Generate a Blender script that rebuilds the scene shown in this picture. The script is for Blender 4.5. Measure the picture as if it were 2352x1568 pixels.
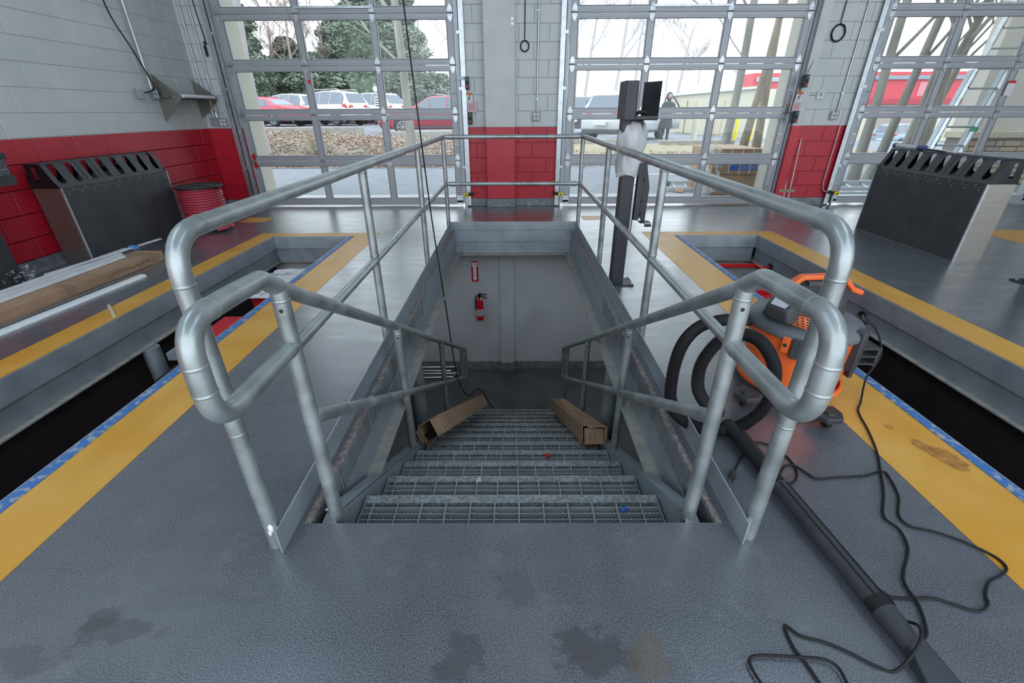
import bpy, bmesh, math, random
from mathutils import Vector, Matrix, Quaternion
for o in list(bpy.data.objects): bpy.data.objects.remove(o)
S = bpy.context.scene; COL = S.collection
R = math.radians; PI = math.pi; random.seed(7)
# ---------------- camera, sky, lights, exposure ----------------
cd = bpy.data.cameras.new('camera'); cam = bpy.data.objects.new('camera', cd); COL.objects.link(cam)
cd.sensor_width = 36; cd.lens = 1019.4/2352*36; cd.clip_start = .02; cd.clip_end = 400
def _cam():
    p, y, r = R(27.36), R(.23), R(.28)
    f = Vector((-math.sin(y)*math.cos(p), math.cos(y)*math.cos(p), -math.sin(p)))
    rt = Vector((math.cos(y), math.sin(y), 0)); dn = f.cross(rt)
    a = math.cos(r)*rt + math.sin(r)*dn; b = -math.sin(r)*rt + math.cos(r)*dn
    m = Matrix((a, -b, -f)).transposed().to_4x4(); m.translation = (0, 0, 1.292); return m
cam.matrix_world = _cam(); S.camera = cam
W = bpy.data.worlds.new('overcast'); S.world = W; W.use_nodes = True
nt = W.node_tree; bg = nt.nodes['Background']
tc = nt.nodes.new('ShaderNodeTexCoord'); sx = nt.nodes.new('ShaderNodeSeparateXYZ'); rp = nt.nodes.new('ShaderNodeValToRGB')
nt.links.new(tc.outputs['Generated'], sx.inputs[0]); nt.links.new(sx.outputs['Z'], rp.inputs[0]); nt.links.new(rp.outputs[0], bg.inputs[0])
rp.color_ramp.elements[0].color = (.85, .92, 1, 1); rp.color_ramp.elements[1].color = (.84, .92, 1, 1)
bg.inputs[1].default_value = 2.75
def area(n, loc, rot, sx_, sy_, e, c=(1, 1, 1)):
    l = bpy.data.lights.new(n, 'AREA'); l.shape = 'RECTANGLE'; l.size = sx_; l.size_y = sy_; l.energy = e; l.color = c
    o = bpy.data.objects.new(n, l); COL.objects.link(o); o.location = loc; o.rotation_euler = rot; return o
for k, (x, y) in enumerate([(-2.6, 1.2), (2.6, 1.2), (-2.6, -1.8), (2.6, -1.8)]):
    area('ceiling_fill', (x, y, 4.7), (0, 0, 0), .3, 2.4, 30, (.62, .82, 1))  # unseen fill lights added under the ceiling to brighten the interior
area('basement_fill', (-1.4, 4.6, -.4), (0, 0, 0), .15, 1.2, 4, (.92, .96, 1))  # unseen area lights below the slab brighten the basement, no fixture modelled
area('basement_fill', (1.4, 4.6, -.4), (0, 0, 0), .15, 1.2, 5, (.92, .96, 1))
S.view_settings.view_transform = 'Standard'; S.view_settings.look = 'None'; S.view_settings.gamma = 1
S.view_settings.exposure = 0.12; S.view_settings.use_curve_mapping = False
S.cycles.max_bounces = 8; S.cycles.transparent_max_bounces = 12; S.cycles.caustics_reflective = False; S.cycles.caustics_refractive = False
# ---------------- helpers ----------------
def tag(o, label=None, cat=None, group=None, kind=None):
    if label: o['label'] = label
    if cat: o['category'] = cat
    if group: o['group'] = group
    if kind: o['kind'] = kind
    return o
def thing(name, label, cat, loc=(0, 0, 0), rz=0, group=None, kind=None):
    o = bpy.data.objects.new(name, None); o.empty_display_size = .1; COL.objects.link(o)
    o.location = loc; o.rotation_euler = (0, 0, rz); return tag(o, label, cat, group, kind)
def off(p):
    v = Vector((0, 0, 0))
    while p is not None: v += p.location; p = p.parent
    return v
class MB:
    def __init__(s): s.v = []; s.f = []; s.m = []; s.mi = 0
    def add(s, vs, fs):
        n = len(s.v); s.v += [tuple(v) for v in vs]; s.f += [tuple(i+n for i in f) for f in fs]; s.m += [s.mi]*len(fs); return s
    def box(s, a, b):
        x0, y0, z0 = a; x1, y1, z1 = b
        x0, x1 = min(x0, x1), max(x0, x1); y0, y1 = min(y0, y1), max(y0, y1); z0, z1 = min(z0, z1), max(z0, z1)
        return s.add([(x0, y0, z0), (x1, y0, z0), (x1, y1, z0), (x0, y1, z0), (x0, y0, z1), (x1, y0, z1), (x1, y1, z1), (x0, y1, z1)],
                     [(0, 3, 2, 1), (4, 5, 6, 7), (0, 1, 5, 4), (1, 2, 6, 5), (2, 3, 7, 6), (3, 0, 4, 7)])
    def obox(s, c, size, ez=0, ex=0, ey=0):
        m = Matrix.Rotation(ez, 3, 'Z') @ Matrix.Rotation(ey, 3, 'Y') @ Matrix.Rotation(ex, 3, 'X'); c = Vector(c); h = Vector(size)/2
        P = [c + m @ Vector((i*h.x, j*h.y, k*h.z)) for i, j, k in ((-1, -1, -1), (1, -1, -1), (1, 1, -1), (-1, 1, -1), (-1, -1, 1), (1, -1, 1), (1, 1, 1), (-1, 1, 1))]
        return s.add(P, [(0, 3, 2, 1), (4, 5, 6, 7), (0, 1, 5, 4), (1, 2, 6, 5), (2, 3, 7, 6), (3, 0, 4, 7)])
    def bar(s, a, b, w, t, up=(0, 0, 1)):
        a = Vector(a); b = Vector(b); d = (b-a).normalized(); u = Vector(up); sd = d.cross(u)
        if sd.length < 1e-4: sd = d.cross(Vector((0, 1, 0)))
        sd.normalize(); u = sd.cross(d)
        P = [p + sd*i*w/2 + u*j*t/2 for p in (a, b) for i, j in ((-1, -1), (1, -1), (1, 1), (-1, 1))]
        return s.add(P, [(0, 3, 2, 1), (4, 5, 6, 7), (0, 1, 5, 4), (1, 2, 6, 5), (2, 3, 7, 6), (3, 0, 4, 7)])
    def tube(s, path, r, n=12, cap=True, closed=False):
        P = [Vector(p) for p in path]; K = len(P); rr = r if isinstance(r, (list, tuple)) else [r]*K
        def tan(i):
            if closed: d = P[(i+1) % K]-P[i-1]
            else: d = P[min(i+1, K-1)]-P[max(i-1, 0)]
            return d.normalized() if d.length > 1e-9 else Vector((0, 0, 1))
        t = tan(0); u = t.orthogonal().normalized(); vs = []
        for i in range(K):
            t2 = tan(i); q = t.rotation_difference(t2); u = q @ u; u = (u - t2*u.dot(t2)).normalized(); w = t2.cross(u); t = t2
            for k in range(n):
                a = 2*PI*k/n; vs.append(P[i]+(u*math.cos(a)+w*math.sin(a))*rr[i])
        fs = []
        for i in range(K if closed else K-1):
            j = (i+1) % K
            for k in range(n): fs.append((i*n+k, i*n+(k+1) % n, j*n+(k+1) % n, j*n+k))
        if cap and not closed: fs.append(tuple(range(n-1, -1, -1))); fs.append(tuple((K-1)*n+k for k in range(n)))
        return s.add(vs, fs)
    def lathe(s, prof, c, axis=(0, 0, 1), n=24):
        c = Vector(c); ax = Vector(axis).normalized(); u = ax.orthogonal().normalized(); w = ax.cross(u); vs = []; fs = []
        for r, h in prof:
            for k in range(n):
                a = 2*PI*k/n; vs.append(c+ax*h+(u*math.cos(a)+w*math.sin(a))*max(r, 1e-4))
        for i in range(len(prof)-1):
            for k in range(n): fs.append((i*n+k, i*n+(k+1) % n, (i+1)*n+(k+1) % n, (i+1)*n+k))
        return s.add(vs, fs)
    def prism(s, poly, a, b, ax='x'):
        # polygon in the two other axes, extruded from a to b along ax
        f = {'x': lambda t, p: (t, p[0], p[1]), 'y': lambda t, p: (p[0], t, p[1]), 'z': lambda t, p: (p[0], p[1], t)}[ax]
        n = len(poly); return s.add([f(a, p) for p in poly]+[f(b, p) for p in poly],
            [tuple(range(n-1, -1, -1)), tuple(range(n, 2*n))]+[(i, (i+1) % n, n+(i+1) % n, n+i) for i in range(n)])
    def quad(s, *p): return s.add(p, [tuple(range(len(p)))])
    def sphere(s, c, r, n=12, sc=(1, 1, 1)):
        prof = [(math.sin(PI*i/(n//2+2)), -math.cos(PI*i/(n//2+2))) for i in range(n//2+3)]
        k0 = len(s.v); s.lathe(prof, (0, 0, 0), (0, 0, 1), n)
        for i in range(k0, len(s.v)): v = s.v[i]; s.v[i] = (c[0]+v[0]*r*sc[0], c[1]+v[1]*r*sc[1], c[2]+v[2]*r*sc[2])
        return s
    def xf(s, m, k0=0):
        for i in range(k0, len(s.v)): s.v[i] = tuple(m @ Vector(s.v[i]))
        return s
    def mesh(s, name, mats, d=Vector((0, 0, 0)), smooth=True):
        me = bpy.data.meshes.new(name); me.from_pydata([(v[0]-d[0], v[1]-d[1], v[2]-d[2]) for v in s.v], [], s.f)
        for m in (mats if isinstance(mats, (list, tuple)) else [mats]): me.materials.append(m)
        if max(s.m or [0]): me.polygons.foreach_set('material_index', s.m)
        bm = bmesh.new(); bm.from_mesh(me); bmesh.ops.recalc_face_normals(bm, faces=bm.faces); bm.to_mesh(me); bm.free()
        if smooth:
            me.polygons.foreach_set('use_smooth', [True]*len(me.polygons)); me.set_sharp_from_angle(angle=R(35))
        return me
    def build(s, name, mat, parent=None, label=None, cat=None, group=None, kind=None, bevel=0, local=False, smooth=True):
        d = Vector((0, 0, 0)) if local or parent is None else off(parent)
        o = bpy.data.objects.new(name, s.mesh(name, mat, d, smooth)); COL.objects.link(o); o.parent = parent
        if bevel:
            b = o.modifiers.new('bevel', 'BEVEL'); b.width = bevel; b.segments = 2; b.limit_method = 'ANGLE'; b.angle_limit = R(40)
        if name in STUFFS and parent is not None and not kind: kind = 'stuff'
        return tag(o, label, cat, group, kind)
class Multi:
    def __init__(s): s.i = []
    def lathe(s, *a, **k): m = MB(); m.lathe(*a, **k); s.i.append(m); return s
    def bar(s, *a, **k): m = MB(); m.bar(*a, **k); s.i.append(m); return s
    def box(s, *a, **k): m = MB(); m.box(*a, **k); s.i.append(m); return s
    def build(s, *a, **k): return [m.build(*a, **k) for m in s.i][-1]
STUFFS = {'rivet', 'anchor_bolt', 'print_line', 'slot', 'vent_slot', 'torn_slit', 'marker_scribble', 'torn_edge', 'deck_ribs', 'slab_edge', 'rung_end', 'screw', 'thumb_screw', 'gasket', 'glazing_bead', 'label_print', 'flange_rib', 'torn_film', 'crumpled_film', 'grille', 'hood_slot', 'bright_edge', 'branches', 'foliage', 'spokes'}
def inst(name, me, loc, parent=None, rot=(0, 0, 0), scale=(1, 1, 1), **k):
    o = bpy.data.objects.new(name, me); COL.objects.link(o); o.parent = parent
    o.location = Vector(loc) - (off(parent) if parent else Vector((0, 0, 0))); o.rotation_euler = rot; o.scale = scale; return tag(o, **k)
def copy_tree(o, parent=None):
    c = o.copy(); COL.objects.link(c); c.parent = parent
    for ch in o.children: copy_tree(ch, c)
    return c
def fillet(pts, r, n=7):
    P = [Vector(p) for p in pts]; out = [P[0]]
    for i in range(1, len(P)-1):
        a, b, c = P[i-1], P[i], P[i+1]; u = (a-b).normalized(); v = (c-b).normalized(); rr = min(r, (a-b).length*.49, (c-b).length*.49)
        p0 = b+u*rr; p1 = b+v*rr
        for k in range(n+1):
            t = k/n; out.append(p0.lerp(b, t).lerp(b.lerp(p1, t), t))
    out.append(P[-1]); return out
def spline(pts, n=6):
    P = [Vector(p) for p in pts]; P = [P[0]*2-P[1]]+P+[P[-1]*2-P[-2]]; out = []
    for i in range(1, len(P)-2):
        for k in range(n):
            t = k/n; a, b, c, d = P[i-1:i+3]
            out.append(.5*((2*b)+(c-a)*t+(2*a-5*b+4*c-d)*t*t+(3*b-a-3*c+d)*t**3))
    out.append(P[-2]); return out
def text(body, size, loc, rot, mat, parent, name='lettering', ext=.0008, align='CENTER', local=False, xs=1):
    cu = bpy.data.curves.new(name, 'FONT'); cu.body = body; cu.size = size; cu.extrude = ext; cu.align_x = align; cu.align_y = 'CENTER'
    t = bpy.data.objects.new(name, cu); COL.objects.link(t); bpy.context.view_layer.update()
    me = bpy.data.meshes.new_from_object(t); bpy.data.objects.remove(t); me.materials.clear(); me.materials.append(mat)
    o = bpy.data.objects.new(name, me); COL.objects.link(o); o.parent = parent; o.rotation_euler = rot; o.scale = (xs, 1, 1)
    o.location = Vector(loc)-(Vector((0, 0, 0)) if local or parent is None else off(parent)); return o
# ---------------- materials ----------------
def mat(name, col, rough=.5, metal=0, col2=None, scale=6, lo=.35, hi=.65, bump=0, bscale=60, detail=5, spec=.5, rvar=0, stretch=None, emit=None):
    m = bpy.data.materials.new(name); m.use_nodes = True; t = m.node_tree; N = t.nodes; L = t.links; b = N['Principled BSDF']
    b.inputs['Base Color'].default_value = (*col, 1); b.inputs['Roughness'].default_value = rough; b.inputs['Metallic'].default_value = metal
    b.inputs['Specular IOR Level'].default_value = spec
    if emit: b.inputs['Emission Color'].default_value = (*emit[0], 1); b.inputs['Emission Strength'].default_value = emit[1]
    if col2 or bump or rvar:
        g = N.new('ShaderNodeNewGeometry'); src = g.outputs['Position']
        if stretch:
            mp = N.new('ShaderNodeMapping'); mp.inputs['Scale'].default_value = stretch; L.new(src, mp.inputs[0]); src = mp.outputs[0]
    if col2 or rvar:
        n = N.new('ShaderNodeTexNoise'); n.inputs['Scale'].default_value = scale; n.inputs['Detail'].default_value = detail; L.new(src, n.inputs['Vector'])
        mr = N.new('ShaderNodeMapRange'); mr.inputs[1].default_value = lo; mr.inputs[2].default_value = hi; L.new(n.outputs[0], mr.inputs[0])
        if col2:
            mx = N.new('ShaderNodeMix'); mx.data_type = 'RGBA'; mx.inputs[6].default_value = (*col, 1); mx.inputs[7].default_value = (*col2, 1)
            L.new(mr.outputs[0], mx.inputs[0]); L.new(mx.outputs[2], b.inputs['Base Color'])
        if rvar:
            m2 = N.new('ShaderNodeMapRange'); m2.inputs[3].default_value = rough-rvar; m2.inputs[4].default_value = rough+rvar
            L.new(mr.outputs[0], m2.inputs[0]); L.new(m2.outputs[0], b.inputs['Roughness'])
    if bump:
        n2 = N.new('ShaderNodeTexNoise'); n2.inputs['Scale'].default_value = bscale; n2.inputs['Detail'].default_value = 3; L.new(src, n2.inputs['Vector'])
        bp = N.new('ShaderNodeBump'); bp.inputs['Strength'].default_value = min(1, bump); bp.inputs['Distance'].default_value = .004; L.new(n2.outputs[0], bp.inputs['Height']); L.new(bp.outputs[0], b.inputs['Normal'])
    return m
def floor_mat():
    m = bpy.data.materials.new('epoxy_floor'); m.use_nodes = True; t = m.node_tree; N = t.nodes; L = t.links; b = N['Principled BSDF']
    g = N.new('ShaderNodeNewGeometry')
    def noise(s, d=5, st=None, rgh=.55):
        n = N.new('ShaderNodeTexNoise'); n.inputs['Scale'].default_value = s; n.inputs['Detail'].default_value = d; n.inputs['Roughness'].default_value = rgh
        if st:
            mp = N.new('ShaderNodeMapping'); mp.inputs['Scale'].default_value = st; L.new(g.outputs['Position'], mp.inputs[0]); L.new(mp.outputs[0], n.inputs['Vector'])
        else: L.new(g.outputs['Position'], n.inputs['Vector'])
        return n.outputs[0]
    def rng(x, a, b_, c=0, d=1):
        r = N.new('ShaderNodeMapRange'); r.inputs[1].default_value = a; r.inputs[2].default_value = b_; r.inputs[3].default_value = c; r.inputs[4].default_value = d; L.new(x, r.inputs[0]); return r.outputs[0]
    def mix(f, a, b_):
        x = N.new('ShaderNodeMix'); x.data_type = 'RGBA'; L.new(f, x.inputs[0])
        for i, c in ((6, a), (7, b_)):
            if isinstance(c, tuple): x.inputs[i].default_value = (*c, 1)
            else: L.new(c, x.inputs[i])
        return x.outputs[2]
    def mth(op, a, b_):
        x = N.new('ShaderNodeMath'); x.operation = op; x.use_clamp = True
        for i, c in enumerate((a, b_)):
            if isinstance(c, (int, float)): x.inputs[i].default_value = c
            else: L.new(c, x.inputs[i])
        return x.outputs[0]
    c = mix(rng(noise(260, 2), .42, .58), (.038, .044, .057), (.148, .162, .188))
    c = mix(rng(noise(2.2, 6), .45, .75, 0, .55), c, (.16, .17, .195))
    c = mix(rng(noise(7, 8, None, .7), .56, .7, 0, .35), c, (.2, .21, .23))
    st = mth('MULTIPLY', rng(noise(6, 9, (.25, 1.6, 1), .72), .54, .66), rng(noise(.8, 2), .45, .6))
    c = mix(mth('MULTIPLY', st, .4), c, (.075, .065, .075))
    # dried spills in front of the stair, each at its own place on the slab
    for (x, y, rx, ry, k, cc) in [(-1.12, .735, .09, .035, .5, (.04, .035, .04)), (-1.32, .66, .1, .04, .4, (.035, .03, .033)), (.2, .68, .1, .055, .6, (.035, .03, .035)), (-.14, .66, .06, .07, .55, (.04, .035, .04)), (.36, .66, .05, .06, .5, (.12, .09, .05)), (-1.17, .77, .06, .03, .6, (.04, .035, .04)), (.01, .86, .05, .06, .35, (.05, .045, .05)), (.12, 6.1, .9, .55, .5, (.1, .05, .055))]:
        mp = N.new('ShaderNodeMapping'); mp.inputs['Location'].default_value = (-x/rx, -y/ry, 0); mp.inputs['Scale'].default_value = (1/rx, 1/ry, 0); L.new(g.outputs['Position'], mp.inputs[0])
        ln = N.new('ShaderNodeVectorMath'); ln.operation = 'LENGTH'; L.new(mp.outputs[0], ln.inputs[0])
        d = N.new('ShaderNodeMath'); d.operation = 'ADD'; L.new(ln.outputs['Value'], d.inputs[0]); L.new(rng(noise(13, 6, None, .65), .3, .7, -.75, .75), d.inputs[1])
        c = mix(mth('MULTIPLY', rng(d.outputs[0], 1.15, .8), k), c, cc)
    L.new(c, b.inputs['Base Color']); L.new(rng(noise(5, 6, (.5, 2, 1)), .35, .7, .25, .45), b.inputs['Roughness'])
    b.inputs['Coat Weight'].default_value = 1; b.inputs['Coat Roughness'].default_value = .27; b.inputs['Coat IOR'].default_value = 1.6
    b.inputs['Specular IOR Level'].default_value = .8
    bp = N.new('ShaderNodeBump'); bp.inputs['Strength'].default_value = .15; bp.inputs['Distance'].default_value = .0012; L.new(noise(330, 2), bp.inputs['Height']); L.new(bp.outputs[0], b.inputs['Normal'])
    return m
def glass_mat(name='pane_glass', tint=(.96, .985, .98), refl=.07):
    m = bpy.data.materials.new(name); m.use_nodes = True; t = m.node_tree; N = t.nodes; L = t.links; N.remove(N['Principled BSDF'])
    tr = N.new('ShaderNodeBsdfTransparent'); tr.inputs[0].default_value = (*tint, 1); gl = N.new('ShaderNodeBsdfGlossy'); gl.inputs['Roughness'].default_value = .02
    fr = N.new('ShaderNodeFresnel'); fr.inputs[0].default_value = 1.3; mx = N.new('ShaderNodeMixShader'); L.new(fr.outputs[0], mx.inputs[0]); L.new(tr.outputs[0], mx.inputs[1]); L.new(gl.outputs[0], mx.inputs[2]); L.new(mx.outputs[0], N['Material Output'].inputs[0]); return m
def film_mat(name, col, a):
    m = mat(name, col, .25, 0, bump=.6, bscale=30); m.node_tree.nodes['Principled BSDF'].inputs['Alpha'].default_value = a; return m
FLOOR = floor_mat(); GLASS = glass_mat()
GALV = mat('galvanised_steel', (.27, .305, .305), .38, .6, (.46, .5, .505), 10, .32, .68, .1, 45, detail=6, rvar=.1)
GALV2 = mat('galvanised_beam', (.29, .335, .375), .45, .45, (.4, .45, .49), 7, .3, .75, .1, 30, detail=7, rvar=.06)
GALVB = mat('galvanised_shiny', (.42, .46, .48), .33, .8, (.54, .57, .59), 12)
DUSTY = mat('dusty_flange', (.3, .3, .285), .7, .25, (.42, .41, .38), 14, bump=.3, bscale=90)
RUSTY = mat('rough_slab_edge', (.16, .13, .12), .9, .1, (.32, .3, .29), 40, bump=.9, bscale=70)
ALU = mat('door_aluminium', (.37, .39, .415), .5, .3, (.41, .43, .455), 3)
ALUEDGE = mat('white_glazing_bead', (.7, .7, .74), .5)
GASK = mat('dark_gasket', (.12, .12, .14), .6)
WHITE_B = mat('white_block_paint', (.54, .58, .58), .5, 0, (.6, .63, .62), 2.5, bump=.35, bscale=55)
RED_B = mat('red_block_paint', (.44, .010, .026), .38, 0, (.5, .016, .035), 2.5, bump=.5, bscale=70)
MORTAR_W = mat('white_joint', (.48, .5, .5), .8); MORTAR_R = mat('red_joint', (.26, .006, .012), .6)
PLASTER = mat('plaster_white', (.56, .585, .58), .6, 0, (.64, .655, .64), 4, bump=.15, bscale=20)
PLASTER_R = mat('plaster_red', (.54, .022, .045), .4, 0, (.56, .03, .045), 7, .4, .8, .2, 20)
COVE = mat('grey_cove', (.16, .175, .19), .35, 0, (.3, .32, .335), 16, .45, .75)
YEL = mat('yellow_floor_paint', (.6, .29, .03), .4, 0, (.66, .37, .08), 3.5, .3, .7, .15, 200, rvar=.08)
BLUE = mat('blue_edge_tape', (.05, .16, .42), .6, 0, (.3, .34, .38), 26, .52, .62, .3, 80)
BLK = mat('black_powder_coat', (.022, .025, .03), .5, .0, (.034, .037, .042), 3, bump=.1, bscale=200)
BLKPANEL = mat('black_panel', (.028, .033, .04), .55, 0, (.045, .05, .058), 5, bump=.12, bscale=300)
BLKGLOSS = mat('black_gloss', (.008, .008, .009), .12); RUBBER = mat('black_rubber', (.012, .012, .014), .62, spec=.35)
STAIN = mat('brushed_stainless', (.27, .255, .235), .36, .9, (.32, .305, .28), 40, stretch=(.1, .1, 4))
CARD = mat('cardboard', (.33, .21, .13), .8, 0, (.4, .26, .165), 5, bump=.15, bscale=50); CARDD = mat('cardboard_inside', (.2, .12, .075), .9)
WHT = mat('white_plastic', (.72, .74, .76), .45, 0, (.64, .67, .7), 9); GRYP = mat('grey_plastic', (.3, .32, .34), .5)
ORANGE = mat('orange_plastic', (.85, .16, .03), .42, 0, (.8, .13, .025), 5); DGREY = mat('charcoal_plastic', (.036, .038, .043), .55, 0, (.05, .052, .058), 8, bump=.1, bscale=120)
DUST = mat('dusty_charcoal_lid', (.09, .1, .115), .55, 0, (.17, .18, .2), 7, .4, .75)
REDP = mat('red_enamel', (.55, .012, .02), .3); REDHOSE = mat('red_rubber_hose', (.42, .04, .07), .5); WHITEP = mat('white_print', (.85, .85, .85), .6)
YELP = mat('yellow_plastic', (.8, .68, .02), .4); BRONZE = mat('warm_metal', (.25, .2, .12), .4, .5)
PIT_SHADE = mat('pit_shade', (.02, .017, .019), .6, 0, (.035, .02, .02), 2)  # near-black colour stands in for the shade inside the pits
CONC = mat('basement_concrete', (.075, .085, .09), .5, 0, (.11, .12, .125), 2, bump=.1); BWALL = mat('basement_wall_paint', (.47, .5, .52), .6, 0, (.52, .545, .56), 2.5, bump=.12, bscale=15)
CEIL = mat('ceiling_paint', (.5, .53, .55), .8)
REDINK = mat('red_ink', (.6, .02, .02), .6); ORINK = mat('orange_ink', (.8, .22, .03), .6); BLKINK = mat('black_ink', (.02, .02, .02), .6); BLUEINK = mat('blue_ink', (.03, .12, .45), .6); PINKPAPER = mat('pink_paper', (.62, .48, .52), .7)
PAPER = mat('white_paper', (.7, .7, .7), .7); GREEN = mat('green_plastic', (.02, .3, .12), .5)
# ---------------- shell ----------------
def slab(xs, ys, holes, z0, z1):
    mb = MB()
    ok = lambda i, j: 0 <= i < len(xs)-1 and 0 <= j < len(ys)-1 and not any(a <= (xs[i]+xs[i+1])/2 <= b and c <= (ys[j]+ys[j+1])/2 <= d for a, b, c, d in holes)
    for i in range(len(xs)-1):
        for j in range(len(ys)-1):
            if not ok(i, j): continue
            x0, x1, y0, y1 = xs[i], xs[i+1], ys[j], ys[j+1]
            mb.quad((x0, y0, z1), (x1, y0, z1), (x1, y1, z1), (x0, y1, z1)); mb.quad((x0, y0, z0), (x0, y1, z0), (x1, y1, z0), (x1, y0, z0))
            for di, dj, a, b in ((-1, 0, (x0, y1), (x0, y0)), (1, 0, (x1, y0), (x1, y1)), (0, -1, (x0, y0), (x1, y0)), (0, 1, (x1, y1), (x0, y1))):
                if not ok(i+di, j+dj): mb.quad((*a, z0), (*b, z0), (*b, z1), (*a, z1))
    return mb
XL = -4.38; YF = 7.06
HOLES = [(-2.82, -1.92, -2, 5.19), (-.73, .72, 1.10, 5.49), (1.93, 2.86, -2, 5.19)]
fl = slab([XL, -2.82, -1.92, -.73, .72, 1.93, 2.86, 12], [-3.5, -2, 1.10, 5.19, 5.49, YF+.3], HOLES, -.14, 0).build('floor', FLOOR, kind='structure', smooth=False)
def stripe(*rects, label=None):
    mb = MB()
    for a, b, c, d in rects: mb.box((a, c, -.001), (b, d, .0015))
    return mb.build('painted_stripe', YEL, fl, smooth=False, label=label)
stripe((-3.03, -2.83, -2, 5.36), (-1.87, -1.6, -2, 5.36), (-2.83, -1.87, 5.2, 5.36), label='yellow painted border around the vehicle pit')
stripe((1.54, 1.885, -2, 5.36), (2.87, 3.11, -2, 5.36), (1.885, 2.87, 5.2, 5.36), label='yellow painted border around the vehicle pit')
stripe((5.5, 5.95, -2, 5.38), (5.95, 8, 5.15, 5.38)); stripe((-3.66, -3.31, 5.97, 6.26)); stripe((.94, 1.24, 6.03, 6.3))
# block walls: every block a part
def blocks(parent, axis, fixed, a, b, z0, z1, depth, ofs=0, redtop=1.097, name='block'):
    """running bond; axis 'x' = wall facing -Y at y=fixed, axis 'y' = wall facing +X at x=fixed"""
    c = .2032; z = .081 - c; k = 0; cache = {}
    while z < z1-.01:
        lo, hi = max(z, z0), min(z+c, z1)
        if hi-lo > .02:
            p = a - .4064 + (ofs + (k % 2)*.2032) % .4064
            while p < b-.005:
                q0, q1 = max(p, a), min(p+.4064, b)
                if q1-q0 > .02:
                    red = (lo+hi)/2 < redtop; key = (round(q1-q0, 3), round(hi-lo, 3), red)
                    if key not in cache:
                        w, h = q1-q0-.0045, hi-lo-.0045; e = .004; j = .004
                        u0, u1, v0, v1 = -w/2, w/2, -h/2, h/2
                        vs = [(u0, depth, v0), (u1, depth, v0), (u1, depth, v1), (u0, depth, v1), (u0, j, v0), (u1, j, v0), (u1, j, v1), (u0, j, v1), (u0+e, 0, v0+e), (u1-e, 0, v0+e), (u1-e, 0, v1-e), (u0+e, 0, v1-e)]
                        fs = [(0, 1, 5, 4), (1, 2, 6, 5), (2, 3, 7, 6), (3, 0, 4, 7), (4, 5, 9, 8), (5, 6, 10, 9), (6, 7, 11, 10), (7, 4, 8, 11), (8, 9, 10, 11)]
                        if axis == 'y': vs = [(-y, x, zz) for x, y, zz in vs]
                        cache[key] = MB().add(vs, fs).mesh('block', RED_B if red else WHITE_B, smooth=False)
                    m = (q0+q1)/2; zz = (lo+hi)/2; jit = random.uniform(0, .0012)
                    inst(name, cache[key], (m, fixed-jit, zz) if axis == 'x' else (fixed+jit, m, zz), parent)
                p += .4064
        z += c; k += 1
wl = MB().box((XL-.25, -3.5, -.05), (XL-.004, YF+.3, 5)).build('wall_left', MORTAR_W, kind='structure')
MB().box((XL-.02, 2.4, .1), (XL-.004, YF, 1.094)).build('joint_backing', MORTAR_R, wl)
blocks(wl, 'y', XL, 2.6, YF, .11, 3.33, .05)
MB().box((XL-.02, -3.5, 3.33), (XL, YF, 5)).build('upper_wall_face', WHITE_B, wl); MB().box((XL-.02, -3.5, 1.097), (XL, 2.6, 3.33)).build('upper_wall_face', WHITE_B, wl); MB().box((XL-.02, -3.5, 0), (XL, 2.6, 1.097)).build('lower_wall_face', RED_B, wl)
wf = MB()
DX = [(-3.9, -.74), (.73, 3.96), (4.85, 8.0)]
for a, b in ((XL-.25, -3.9), (-.74, .73), (3.96, 4.85), (8.0, 12)): wf.box((a, YF+.006, -.05), (b, YF+.3, 5))
for a, b in DX: wf.box((a, YF+.006, 3.7), (b, YF+.3, 5))
wf = wf.build('wall_front', MORTAR_W, kind='structure')
for a, b in ((XL, -3.9), (-.7, .7), (3.98, 4.85)): MB().box((a, YF-.003, .1), (b, YF+.02, 1.094)).build('joint_backing', MORTAR_R, wf)
blocks(wf, 'x', YF-.004, XL+.002, -3.885, .11, 3.33, .05, .1)
blocks(wf, 'x', YF-.004, -.7, .7, .11, 3.33, .05, .17)
blocks(wf, 'x', YF-.004, 3.96, 4.85, .11, 3.33, .05, .3)
MB().box((XL, YF-.004, 3.33), (12, YF+.01, 5)).build('upper_wall_face', WHITE_B, wf)
MB().box((-.385, YF-.12, 1.097), (.03, YF, 4.9)).build('pilaster', PLASTER, wf, bevel=.006); MB().box((-.385, YF-.12, .13), (.03, YF, 1.097)).build('pilaster', PLASTER_R, wf, bevel=.006)
MB().box((3.94, YF-.1, 1.097), (4.07, YF, 4.9)).build('pilaster', PLASTER, wf, bevel=.004); MB().box((3.94, YF-.1, .1), (4.07, YF, 1.097)).build('pilaster', PLASTER_R, wf, bevel=.004)
for n, (a, b) in enumerate([((-.66, YF-.018, 0), (-.39, YF, .115)), ((-.39, YF-.135, 0), (.035, YF-.1, .13)), ((.035, YF-.018, 0), (.64, YF, .115)), ((4.07, YF-.018, 0), (4.8, YF, .11)), ((XL, YF-.018, 0), (-3.93, YF, .11))]):
    MB().box(a, b).build('trim_%d' % (n+1), COVE, kind='structure', bevel=.005)
MB().prism([(XL, .11), (XL+.012, .11), (XL+.016, .03), (XL+.04, 0), (XL, 0)], 1.5, YF, 'y').build('baseboard_left', COVE, kind='structure')
MB().box((XL-.25, -3.5, 4.95), (12, YF+.3, 5.1)).build('ceiling', CEIL, kind='structure')
MB().box((11.9, -3.5, 0), (12.1, YF, 5)).build('wall_right', WHITE_B, kind='structure')
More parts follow.
